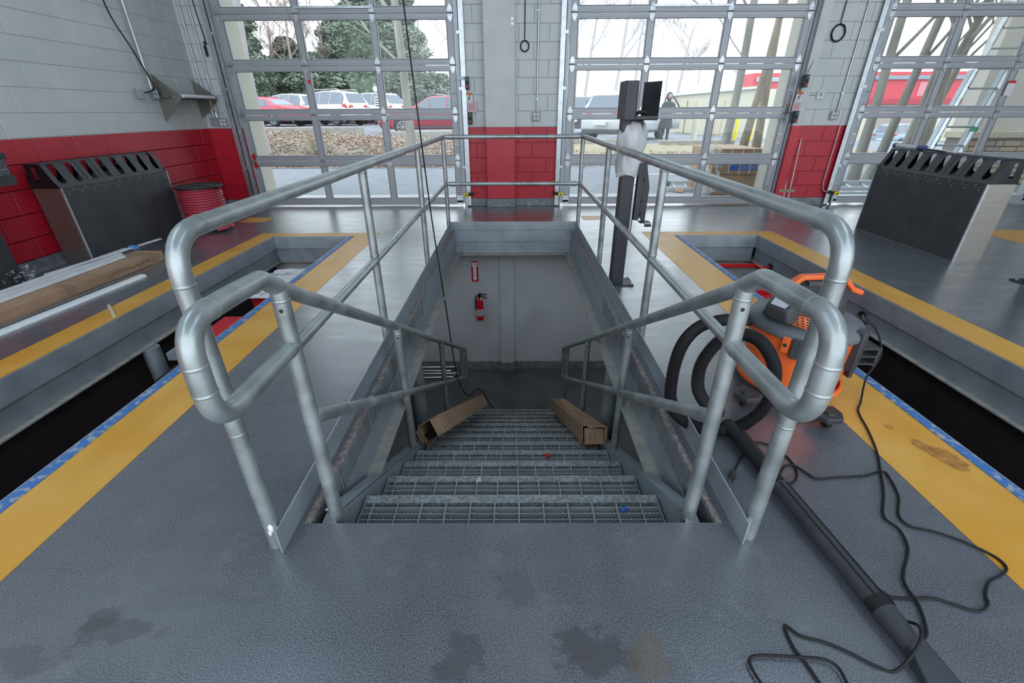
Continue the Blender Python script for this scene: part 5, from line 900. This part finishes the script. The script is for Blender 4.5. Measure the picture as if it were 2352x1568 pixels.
# ---- cars ----
TIRE = mat('tyre', (.03, .03, .035), .8); RIM = mat('alloy_rim', (.5, .52, .55), .3, .7); WIN = mat('tinted_window', (.1, .13, .17), .08, 0, spec=1); LAMPR = mat('tail_lamp', (.6, .04, .03), .2); CLAD = mat('car_cladding', (.06, .065, .07), .6); CHR = mat('chrome', (.7, .7, .72), .12, 1); LAMPW = mat('head_lamp', (.7, .72, .75), .15)
def car(name, label, loc, heading, paint, kind, roofrack=False):
    """heading: direction the nose points; kind sedan / suv"""
    t = thing(name, label, 'car', (loc[0], loc[1], gz_(loc[0], loc[1])), heading)   # local +x = nose
    L2 = 2.35; hw = .91
    if kind == 'sedan': st_ = [(-2.4, .42, .62, .66), (-2.34, .3, .85, .78), (-2.0, .26, .98, .84), (-1.5, .25, 1.02, .88), (-.95, .24, 1.3, .89), (-.3, .24, 1.43, .90), (.35, .24, 1.4, .90), (.95, .24, 1.08, .89), (1.3, .24, .98, .88), (1.95, .26, .88, .85), (2.3, .3, .74, .74), (2.4, .38, .6, .6)]
    else: st_ = [(-2.3, .45, .95, .78), (-2.27, .36, 1.15, .86), (-2.05, .3, 1.45, .88), (-1.85, .28, 1.66, .9), (-1.0, .28, 1.72, .91), (-.2, .28, 1.72, .91), (.5, .28, 1.64, .91), (1.05, .28, 1.12, .91), (1.4, .28, 1.08, .9), (1.95, .3, .99, .87), (2.25, .36, .82, .76), (2.32, .45, .7, .62)]
    belt = .95 if kind == 'sedan' else 1.05; vs = []
    for x, zl, zt, w in st_:
        b = min(belt, zt-.02); wt = w*(1-.33*max(0, (zt-belt))/.6) if zt > belt else w*.93
        ring = [(w*.9, zl), (w, zl+.12), (w*1.0, (zl+b)/2+.05), (w*.97, b), (wt, zt-.04), (wt*.8, zt)]
        vs += [(x, -a, z) for a, z in ring]+[(x, a, z) for a, z in reversed(ring)]
    n = 12; K = len(st_); fs = [(i*n+k, i*n+(k+1) % n, (i+1)*n+(k+1) % n, (i+1)*n+k) for i in range(K-1) for k in range(n)]+[tuple(range(n-1, -1, -1)), tuple((K-1)*n+k for k in range(n))]
    body = MB().add(vs, fs).build('body', paint, t, local=True)
    body.data.set_sharp_from_angle(angle=R(60))
    V = lambda i, k: Vector(vs[i*n+k])
    cab = [i for i, s_ in enumerate(st_) if s_[2] > belt+.2]
    def pane(q, nm, out):
        c_ = sum(q, Vector())/len(q); q = [c_+(p-c_)*.95+out*.012 for p in q]; o = MB().add(q, [tuple(range(len(q)))]).build(nm, WIN, t, local=True, smooth=False); return o
    for s_, (ka, kb) in ((-1, (3, 4)), (1, (8, 7))):
        o_ = Vector((0, s_, .3))
        g_ = cab if kind == 'sedan' else cab
        for a_, b_ in zip(g_[:-1], g_[1:]): pane([V(a_, ka), V(b_, ka), V(b_, kb), V(a_, kb)], 'side_window', o_)
        a_ = cab[-1]; b_ = a_+1; pane([V(a_, ka), V(b_, ka)+Vector((-.1, 0, 0)), V(b_, kb), V(a_, kb)], 'side_window', o_)
        if kind == 'sedan': a_ = cab[0]; b_ = a_-1; pane([V(a_, ka), V(b_, ka)+Vector((.15, 0, 0)), V(a_, kb)], 'side_window', o_)
    a_ = cab[-1]; pane([V(a_, 5), V(a_+1, 5), V(a_+1, 6), V(a_, 6)], 'windscreen', Vector((.5, 0, .8)))
    if kind == 'sedan': a_ = cab[0]; pane([V(a_, 5), V(a_-1, 5), V(a_-1, 6), V(a_, 6)], 'rear_window', Vector((-.5, 0, .8)))
    else: pane([Vector((-2.26, -.66, 1.12)), Vector((-2.26, .66, 1.12)), Vector((-1.97, .58, 1.58)), Vector((-1.97, -.58, 1.58))], 'rear_window', Vector((-3.5, 0, 1)))
    for x in (-1.42, 1.45):
        for s_ in (-1, 1):
            w_ = MB().lathe([(.2, -.1), (.33, -.1), (.345, -.06), (.345, .06), (.33, .1), (.2, .1)], (x, s_*.83, .345), (0, 1, 0), 28).build('wheel', TIRE, t, local=True)
            mb = MB().lathe([(.2, .07), (.215, .1), (.2, .105), (0, .08)] if s_ > 0 else [(.2, -.07), (.215, -.1), (.2, -.105), (0, -.08)], (x, s_*.83, .345), (0, 1, 0), 24); mb.build('rim', CLAD, t, local=True)
            mb = MB(); [mb.bar((x, s_*.94, .345), (x+.2*math.cos(2*PI*k/7), s_*.94, .345+.2*math.sin(2*PI*k/7)), .02, .045, (0, 1, 0)) for k in range(7)]; mb.lathe([(.19, -.01), (.215, -.01), (.215, .01), (.19, .01)], (x, s_*.935, .345), (0, 1, 0), 24); mb.build('spokes', RIM, t, local=True)
            MB().tube([(x+.4*math.cos(a), s_*.9, .36+.4*math.sin(a)) for a in [PI*i/10 for i in range(11)]], .03, 6).build('wheel_arch', CLAD if kind == 'suv' else paint, t, local=True)
    for s_ in (-1, 1):
        z = .82 if kind == 'sedan' else .98
        mb = MB().add([(-2.32 if kind == 'sedan' else -2.29, s_*.86, z-.1), (-2.0, s_*.9, z-.02), (-2.0, s_*.9, z+.08), (-2.3 if kind == 'sedan' else -2.24, s_*.84, z+.1), (-2.40 if kind == 'sedan' else -2.32, s_*.42, z+.03), (-2.41 if kind == 'sedan' else -2.33, s_*.42, z-.06)], [(0, 1, 2, 3), (0, 3, 4, 5)]); o = mb.build('tail_lamp', LAMPR, t, local=True); o.modifiers.new('t', 'SOLIDIFY').thickness = .05
        mb = MB().add([(2.3, s_*.78, .66), (1.95, s_*.89, .72), (1.95, s_*.88, .82), (2.2, s_*.76, .8), (2.36, s_*.5, .68)], [(0, 1, 2, 3), (0, 3, 4)]); o = mb.build('head_lamp', LAMPW, t, local=True); o.modifiers.new('t', 'SOLIDIFY').thickness = .04
        MB().obox((.8, s_*1.0, belt+.06), (.12, .16, .12)).build('wing_mirror', paint, t, local=True, bevel=.03)
        MB().box((-1.1, s_*.905, .3), (1.1, s_*.93, .36)).build('side_sill', CLAD, t, local=True)
        for dx in (-.75, .25): MB().box((dx, s_*.925, .86), (dx+.18, s_*.945, .89)).build('door_handle', CHR if kind == 'sedan' else paint, t, local=True)
    MB().box((-2.44, -.26, .6 if kind == 'suv' else .72), (-2.38 if kind == 'sedan' else -2.3, .26, .72 if kind == 'suv' else .84)).build('number_plate', PAPER, t, local=True)
    MB().box((-2.42, -.75, .3), (-2.2, .75, .46)).build('rear_bumper', CLAD, t, local=True, bevel=.03)
    mb = MB(); [mb.box((2.36, -.5+i*.085, .4), (2.42, -.46+i*.085, .66)) for i in range(12)]; mb.build('grille', CHR, t, local=True)
    if roofrack:
        for s_ in (-.6, .6): MB().tube([(-1.7, s_, 1.73), (-1.5, s_, 1.78), (.2, s_, 1.78), (.4, s_, 1.73)], .02, 6).build('roof_rail', CHR, t, local=True)
    return t
PR_ = mat('red_car_paint', (.62, .03, .08), .25, 0, spec=.8); PW_ = mat('white_car_paint', (.78, .79, .8), .25, spec=.7); PM_ = mat('maroon_car_paint', (.38, .02, .05), .22, .2, spec=.8); PG_ = mat('grey_car_paint', (.12, .13, .15), .3, .4); PB_ = mat('blue_grey_car_paint', (.3, .38, .48), .3, .4); PS_ = mat('silver_car_paint', (.62, .64, .66), .3, .3)
car('red_sedan', 'bright red sedan parked beyond the mound, rear lamp toward us', (-13.6, 27.5, .64), R(158), PR_, 'sedan')
car('white_hatchback', 'white car parked just behind the red sedan', (-14.6, 32.5, .66), R(155), PW_, 'suv')
car('white_suv', 'white SUV parked in the middle of the row, dark rear window', (-10.5, 28.6, .64), R(152), PW_, 'suv', True)
car('white_suv', 'white SUV with a red rear lamp, beside the sign post', (-9.0, 31.5, .68), R(150), PW_, 'suv')
car('dark_suv', 'dark grey SUV at the far right end of the parked row', (-5.8, 36, .72), R(150), PG_, 'suv', True)
car('maroon_sedan', 'large maroon sedan with a chrome grille, behind the pale bare tree', (-3.0, 20.4, .50), R(188), PM_, 'sedan')
cw = car('white_suv', 'white SUV seen from behind with its doors open, near the black kiosk', (4.7, 20.3, .22), R(52), PS_, 'suv', True)
car('dark_suv', 'dark car parked behind the white SUV, at the left of the middle door', (4.1, 26.5, .5), R(60), PG_, 'suv')
car('blue_suv', 'blue grey car parked behind the row of bare trees', (30.2, 38, -1.3), R(20), PB_, 'suv')
car('black_car', 'low dark car visible under the white SUV rear', (4.5, 31, .3), R(20), PG_, 'sedan') if 0 else None
MB().add([(1.05, -1.0, .4), (1.6, -1.55, .4), (1.6, -1.6, 1.05), (1.05, -1.0, 1.05)], [(0, 1, 2, 3)]).build('open_door', PS_, cw, local=True).modifiers.new('t', 'SOLIDIFY').thickness = .08
MB().tube([(1.05, -1.0, 1.05), (1.15, -1.05, 1.55), (1.35, -1.3, 1.55), (1.6, -1.6, 1.05)], .03, 6).build('door_window_frame', CLAD, cw, local=True)
MB().add([(1.1, -1.1, .55), (1.5, -1.47, .55), (1.5, -1.5, .95), (1.1, -1.1, .95)], [(0, 1, 2, 3)]).build('door_trim', mat('amber_sticker', (.6, .36, .02), .5), cw, local=True)
# person by the open door
pr = thing('person', 'person in a long dark hooded coat standing by the open car door', 'person', (5.85, 18.9, .15))
def skin(name, verts, edges, m, parent, sub=2):
    me = bpy.data.meshes.new(name); me.from_pydata([v[:3] for v in verts], edges, []); o = bpy.data.objects.new(name, me); COL.objects.link(o); o.parent = parent; me.materials.append(m)
    sk = o.modifiers.new('skin', 'SKIN'); sk.use_smooth_shade = True
    for i, v in enumerate(verts): me.skin_vertices[0].data[i].radius = (v[3], v[4] if len(v) > 4 else v[3]); me.skin_vertices[0].data[i].use_root = (i == 0)
    s_ = o.modifiers.new('sub', 'SUBSURF'); s_.levels = sub; s_.render_levels = sub; return o
COAT = mat('dark_coat', (.07, .075, .085), .9); SKINM = mat('skin', (.5, .32, .25), .6); HAIR = mat('dark_hair', (.03, .025, .02), .7)
skin('body', [(0, 0, .92, .15, .11), (0, 0, 1.15, .14, .11), (0, 0, 1.36, .17, .11), (0, .0, 1.47, .06), (0, -.02, 1.56, .085, .095), (0, -.03, 1.66, .08, .09), (.1, 0, .8, .085), (.1, -.02, .45, .06), (.1, 0, .08, .045), (.1, -.12, .04, .04), (-.1, 0, .8, .085), (-.1, -.02, .45, .06), (-.1, .02, .08, .045), (-.1, -.1, .04, .04), (.2, 0, 1.38, .06), (.26, -.02, 1.1, .045), (.24, -.18, .92, .035), (.23, -.25, .88, .03), (-.2, 0, 1.38, .06), (-.27, -.04, 1.1, .045), (-.2, -.22, .98, .035), (-.16, -.28, .97, .03)],
     [(0, 1), (1, 2), (2, 3), (3, 4), (4, 5), (0, 6), (6, 7), (7, 8), (8, 9), (0, 10), (10, 11), (11, 12), (12, 13), (2, 14), (14, 15), (15, 16), (16, 17), (2, 18), (18, 19), (19, 20), (20, 21)], COAT, pr)
mb = MB(); vs = []; n = 20
for i, (rx, ry, z) in enumerate([(.25, .2, .55), (.22, .17, .8), (.19, .15, 1.05), (.22, .15, 1.3), (.19, .13, 1.42), (.08, .08, 1.47)]):
    for k in range(n): a = 2*PI*k/n; vs.append((rx*math.cos(a), ry*math.sin(a), z))
mb.add(vs, [(i*n+k, i*n+(k+1) % n, (i+1)*n+(k+1) % n, (i+1)*n+k) for i in range(5) for k in range(n)]); mb.build('long_coat', COAT, pr, local=True)
MB().sphere((0, .02, 1.63), .12, 16, (1, 1.05, 1.25)).build('hood', COAT, pr, local=True); MB().sphere((0, -.055, 1.62), .085, 14, (.9, .8, 1.15)).build('face', SKINM, pr, local=True)
mb = MB(); mb.sphere((0, -.13, 1.6), .012, 8, (1, 1.2, 1.5)); mb.build('nose', SKINM, pr, local=True); mb = MB(); [mb.sphere((x, -.118, 1.635), .008, 8) for x in (-.03, .03)]; mb.build('eyes', BLKINK, pr, local=True)
for s_ in (-1, 1):
    mb = MB(); hx, hy, hz_ = (.23, -.27, .86) if s_ > 0 else (-.15, -.3, .96)
    mb.obox((hx, hy, hz_), (.035, .05, .07)); [mb.tube([(hx-.015+i*.01, hy-.02, hz_-.03), (hx-.015+i*.01, hy-.04, hz_-.06), (hx-.015+i*.01, hy-.03, hz_-.08+abs(i-1.5)*.008)], .006, 6) for i in range(4)]; mb.tube([(hx-s_*.018, hy-.02, hz_), (hx-s_*.04, hy-.04, hz_-.03)], .008, 6); mb.build('hand', SKINM, pr, local=True)
# ---- buildings, signs ----
t = thing('cream_building', 'long cream rendered low building behind the person and the bare trees', 'building', (12, 27, 0))
A_, B2, H1, H2 = Vector((8.6, 27.5, 0)), Vector((10.9, 22.5, 0)), 2.0, 2.15
mb = MB(); up = Vector((0, 0, 1)); n_ = Vector((1, .45, 0)).normalized()*3
mb.add([A_-up*.3, B2-up*.3, B2+n_-up*.3, A_+n_-up*.3, A_+up*H1, B2+up*H2, B2+n_+up*H2, A_+n_+up*H1], [(0, 3, 2, 1), (4, 5, 6, 7), (0, 1, 5, 4), (1, 2, 6, 5), (2, 3, 7, 6), (3, 0, 4, 7)]); mb.build('walls', CREAM, t, smooth=False)
MB().bar(A_+up*(H1+.05)-n_*.01, B2+up*(H2+.05)-n_*.01, .2, .1).build('roof_coping', PAPER, t)
for f in (.12, .22, .55): q = A_.lerp(B2, f); MB().bar(q+up*.3-n_*.002, q+(B2-A_).normalized()*.9+up*.3-n_*.002, .06, 0.0001).bar(q+up*1.0-n_*.005, q+(B2-A_).normalized()*.7+up*1.0-n_*.005, .05, 1.5).build('wall_panel', mat('cream_panel', (.62, .56, .42), .8), t)
for f in (.3, .45): q = A_.lerp(B2, f); MB().bar(q+up*1.2-n_*.005, q+(B2-A_).normalized()*.25+up*1.2-n_*.005, .05, .3).build('small_window', WIN, t)
MB().tube([A_.lerp(B2, .7)+up*2.1+n_*.1, A_.lerp(B2, .7)+up*2.9+n_*.1], .12, 12).lathe([(.2, 0), (.2, .08), (0, .1)], A_.lerp(B2, .7)+up*2.9+n_*.1, (0, 0, 1), 12).build('roof_vent', PS_, t)
for f, w_ in ((.1, .5), (.3, .8)): q = A_.lerp(B2, f)+n_*.3; MB().box((q.x, q.y, 2.0), (q.x+w_*2, q.y+1, 2.5)).build('roof_unit', PAPER, t)
t = thing('red_fascia_building', 'flat building with a long red fascia behind the bare trees and blue grey car', 'building', (40, 46, -1.4))
MB().box((29.3, 46.2, -1.6), (60, 54, 1.8)).build('walls', CREAM, t); MB().box((29, 46, 1.75), (60.2, 46.3, 4.3)).build('fascia', SIGNR, t); MB().box((28.9, 45.9, 1.75), (60.3, 46.0, 2.2)).build('fascia_band', SIGND, t); MB().box((28.8, 45.8, 3.7), (60.4, 46.4, 4.0)).build('fascia_cap', mat('slate_band', (.25, .3, .36), .5), t)
MB().box((33.5, 46.05, -1.4), (37.5, 46.2, 1.7)).build('entrance', mat('brick_infill', (.4, .33, .3), .8), t); MB().box((36.5, 45.95, 2.4), (38.5, 46.02, 3.5)).build('blank_sign_panel', mat('pale_red', (.66, .25, .28), .6), t)
t = thing('red_sign_tower', 'square red sign tower above the cream building', 'building', (13.5, 27.5, 0)); MB().box((12.75, 27.3, -.3), (14.4, 29, 3.05)).build('walls', SIGNR, t); MB().box((12.73, 27.25, 1.5), (14.43, 27.3, 1.8)).build('fascia_band', SIGND, t); MB().box((12.9, 27.2, 2.65), (14.3, 27.3, 2.85)).build('cornice', mat('slate_band_b', (.4, .4, .44), .5), t)
for k, (x, y, lab) in enumerate([(7.2, 19.5, 'cream concrete bollard beside the open car door'),]): tag(MB().tube([(x, y, .2), (x, y, 1.0)], .12, 14).build('bollard', CREAM), lab, 'bollard')
for x, y, lab in ((9.3, 20.5, 'yellow bollard in front of the cream building, nearer the car'), (9.7, 20.0, 'yellow bollard in front of the cream building, nearer the trees')): tag(MB().tube([(x, y, .1), (x, y, 1.05)], .07, 12).lathe([(.07, 0), (.05, .04), (0, .06)], (x, y, 1.05), (0, 0, 1), 12).build('bollard', YELP), lab, 'bollard')
t = thing('parking_sign', 'small white parking sign on a thin post between the white cars', 'sign', (-7.6, 26, .66)); MB().tube([(-7.0, 26, .6), (-7.0, 26, 2.5)], .03, 8).build('post', GALV2, t); MB().box((-7.12, 25.95, 1.5), (-6.88, 25.97, 2.0)).build('panel', PAPER, t); MB().lathe([(0, .01), (.13, .01), (.13, 0)], (-7, 25.95, 2.35), (0, -1, 0), 16).build('round_panel', PAPER, t); mb = MB(); [mb.box((-7.09, 25.94, 1.58+i*.11), (-6.91, 25.95, 1.62+i*.11)) for i in range(4)]; mb.build('print_line', BLKINK, t)
tag(MB().box((7.05, 15.2, .18), (7.4, 15.35, .28)).build('litter', PAPER), 'scrap of white litter on the grass by the kerb', 'litter')
for k, (x, y, h) in enumerate([(10.2, 34, 4), (13, 36, 4.4)]): tag(MB().tube([(x, y, 0), (x, y, h)], .06, 8).build('utility_pole', BARKF), ['utility pole beyond the person by the car', 'utility pole above the cream building roof'][k], 'pole')
# painted parking lines
tag(MB().bar((2.6, 10.9, .002), (4.9, 10.6, .002), .1, .003).build('painted_line', PAPER), 'white painted line on the asphalt beyond the kiosk', 'line')
# shop wing with stone base on the right
wg = thing('wall_wing', 'pale stucco wing of the building with a stone veneer base', None, kind='structure')
MB().box((8.35, 9.4, 0), (8.6, 9.42, 0)).box((8.36, 9.1, .86), (14, 9.4, 6)).build('stucco_face', CREAM2, wg); MB().box((8.27, 9.02, .82), (14, 9.4, .93)).build('stone_ledge', mat('ledge_stone', (.58, .5, .36), .8, 0, (.66, .6, .48), 8, bump=.6, bscale=20), wg, bevel=.01)
MB().box((8.34, 9.1, 0), (14, 9.4, .82)).build('mortar_bed', mat('stone_mortar', (.3, .28, .25), .9), wg)
SM = [mat('stone_%s' % n_, c1, .85, 0, c2, 9, bump=.6, bscale=30) for n_, c1, c2 in (('buff', (.52, .4, .29), (.6, .48, .37)), ('rust', (.5, .31, .22), (.58, .39, .3)), ('grey', (.42, .36, .31), (.5, .44, .38)), ('tan', (.56, .42, .29), (.62, .5, .37)))]
rnd = random.Random(9); cache = {}; z = .01
while z < .8:
    h = rnd.choice((.07, .09, .11)); x = 8.32-rnd.uniform(0, .15); h = min(h, .81-z)
    if h < .03: break
    while x < 11.2:
        w_ = rnd.choice((.14, .2, .26, .32)); x0 = max(x, 8.32); key = (round(x+w_-x0, 2), round(h, 2), rnd.randrange(4))
        if x+w_-x0 > .05:
            if key not in cache: cache[key] = MB().add([(0, .03, 0), (key[0]-.012, .03, 0), (key[0]-.012, .03, key[1]-.01), (0, .03, key[1]-.01), (.008, 0, .008), (key[0]-.02, 0, .008), (key[0]-.02, 0, key[1]-.018), (.008, 0, key[1]-.018)], [(0, 1, 5, 4), (1, 2, 6, 5), (2, 3, 7, 6), (3, 0, 4, 7), (4, 5, 6, 7)]).mesh('stone', SM[key[2]], smooth=False)
            inst('stone', cache[key], (x0, 9.07-rnd.uniform(0, .02), z), wg)
        x += w_
    z += h
# extension ladder leaning on the wing
ld = thing('extension_ladder', 'tall aluminium extension ladder leaning against the pale stucco wing', 'ladder', (7.3, 8.3, 0))
LA, LB = Vector((6.92, 8.15, .02)), Vector((8.5, 9.0, 4.4)); dl = (LB-LA).normalized(); sl_ = Vector((.42, -.12, 0))
for k, s_ in enumerate((Vector((0, 0, 0)), sl_)): MB().bar(LA+s_, LB+s_, .03, .085, (0, 1, .1)).build('side_rail', PS_ if 0 else GALVB, ld); 
for s_ in (Vector((-.01, .07, 0)), sl_+Vector((-.01, .07, 0))): MB().bar(LA+s_+dl*.1, LA+s_+dl*2.0, .03, .08, (0, 1, .1)).build('fly_rail', GALV2, ld)
for k in range(15): p = LA+dl*(.18+k*.305); MB().tube([p, p+sl_], .016, 8).build('rung', GALVB, ld)
for i, (f, m_) in enumerate([(1.28, YELP), (1.55, PAPER), (.95, PAPER), (.6, PAPER), (2.2, PAPER)]): p = LA+dl*f; MB().bar(p+Vector((-.003, -.046, 0)), p+dl*.16+Vector((-.003, -.046, 0)), .022, .004, (0, 1, 0)).build('rail_sticker', m_, ld)
for k in range(1, 12): p = LA+dl*(.18+k*.305)+Vector((-.002, -.044, 0)); MB().bar(p, p+dl*.03, .02, .006, (0, 1, 0)).build('rung_lock', BLKINK, ld)
p = LA+dl*1.02; MB().bar(p+sl_, p+sl_+dl*.06, .05, .1, (0, 1, 0)).build('green_bracket', GREEN, ld)
t = thing('aluminium_ladder', 'aluminium ladder section lying on edge outside the ladder side door', 'ladder', (6, 8.4, 0)); Multi().box((5.3, 8.55, .06), (6.9, 8.58, .15)).box((5.3, 8.25, .0), (6.9, 8.28, .08)).build('side_rail', PS_, t)
for k in range(5): MB().tube([(5.45+k*.3, 8.27, .05), (5.45+k*.3, 8.56, .1)], .014, 8).build('rung', GALVB, t)
mb = MB(); [mb.lathe([(0, .003), (.013, .003), (.013, 0)], (5.45+k*.3, 8.549, .11), (0, -1, 0), 10) for k in range(5)]; mb.build('rung_end', BLKINK, t)
for z, y in ((.12, 7.95), (.03, 7.7)): tag(MB().box((5.0, y, 0), (6.6, y+.08, z if z < .1 else .05)).build('metal_channel', GALVB if z > .1 else PAPER), 'bright metal strip lying on the apron, %s the ladder side door' % ('farther from' if z > .1 else 'closest to'), 'strip')
t = thing('step_ladder', 'folded step ladder with green feet lying outside the middle door', 'ladder', (3, 8.4, 0)); Multi().bar((2.85, 8.75, .1), (3.55, 8.72, .1), .025, .07).bar((2.8, 8.45, .03), (3.6, 8.45, .03), .025, .06).build('side_rail', PAPER, t); [MB().tube([(2.95+k*.22, 8.45, .04), (2.97+k*.22, 8.74, .1)], .012, 8).build('rung', GALVB, t) for k in range(3)]; MB().obox((2.86, 8.72, .09), (.12, .06, .1)).build('foot', GREEN, t, bevel=.01); MB().obox((3.42, 8.45, .05), (.08, .05, .08)).build('foot', GREEN, t, bevel=.01)
mb = MB(); mb.add([(2.86, 8.25, .01), (3.0, 8.2, .01), (3.06, 8.28, .06), (2.93, 8.34, .05)], [(0, 1, 2, 3)]); o = mb.build('cardboard_scrap', CARD, smooth=False); o.modifiers.new('t', 'SOLIDIFY').thickness = .01; tag(o, 'small scrap of cardboard by the folded step ladder', 'scrap')
# strapped cartons outside the middle door
t = thing('strapped_carton', 'large strapped brown carton with a blue printed band, stacked outside the middle door', 'box', (3.75, 8.2, .33))
MB().box((3.34, 7.95, .335), (4.14, 9.0, .735)).build('carton_body', CARD, t, bevel=.01); MB().box((3.62, 7.945, .40), (4.13, 7.951, .485)).build('blue_band', BLUEINK, t)
text('ULINE', .075, (3.86, 7.942, .442), (R(90), 0, 0), mat('tan_print', (.5, .4, .3), .7), t); text('BOX', .07, (4.06, 7.942, .442), (R(90), 0, 0), mat('tan_print_b', (.5, .4, .3), .7), t)
for x in (3.62, 3.8, 3.97): MB().box((x-.006, 7.943, .34), (x+.006, 9.0, .74)).build('strap', PAPER, t)
mb = MB(); rnd = random.Random(3)
for _ in range(70):
    p = Vector((rnd.uniform(3.28, 3.5), rnd.uniform(7.88, 8.3), rnd.uniform(.35, .8))); mb.add([p, p+Vector((rnd.uniform(-.1, .1), .02, rnd.uniform(-.1, .1))), p+Vector((rnd.uniform(-.05, .12), .03, rnd.uniform(-.12, .0))), p+Vector((rnd.uniform(-.1, .02), -.02, -.07))], [(0, 1, 2, 3)])
mb.build('torn_film', film_mat('stretch_film', (.75, .76, .78), .55), t, smooth=False)
t = thing('lower_carton', 'brown carton wrapped in clear film at the bottom of the stack outside', 'box', (3.75, 8.2, 0)); MB().box((3.33, 7.98, .0), (4.16, 8.95, .33)).build('carton_body', CARD, t, bevel=.012)
mb = MB()
for _ in range(60):
    p = Vector((rnd.uniform(3.22, 3.42), rnd.uniform(7.9, 8.2), rnd.uniform(.03, .38))); mb.add([p, p+Vector((rnd.uniform(-.1, .1), .02, rnd.uniform(-.1, .1))), p+Vector((rnd.uniform(-.05, .12), .03, rnd.uniform(-.12, .0))), p+Vector((rnd.uniform(-.1, .02), -.02, .07))], [(0, 1, 2, 3)])
mb.build('torn_film', film_mat('stretch_film_b', (.75, .76, .78), .55), t, smooth=False)
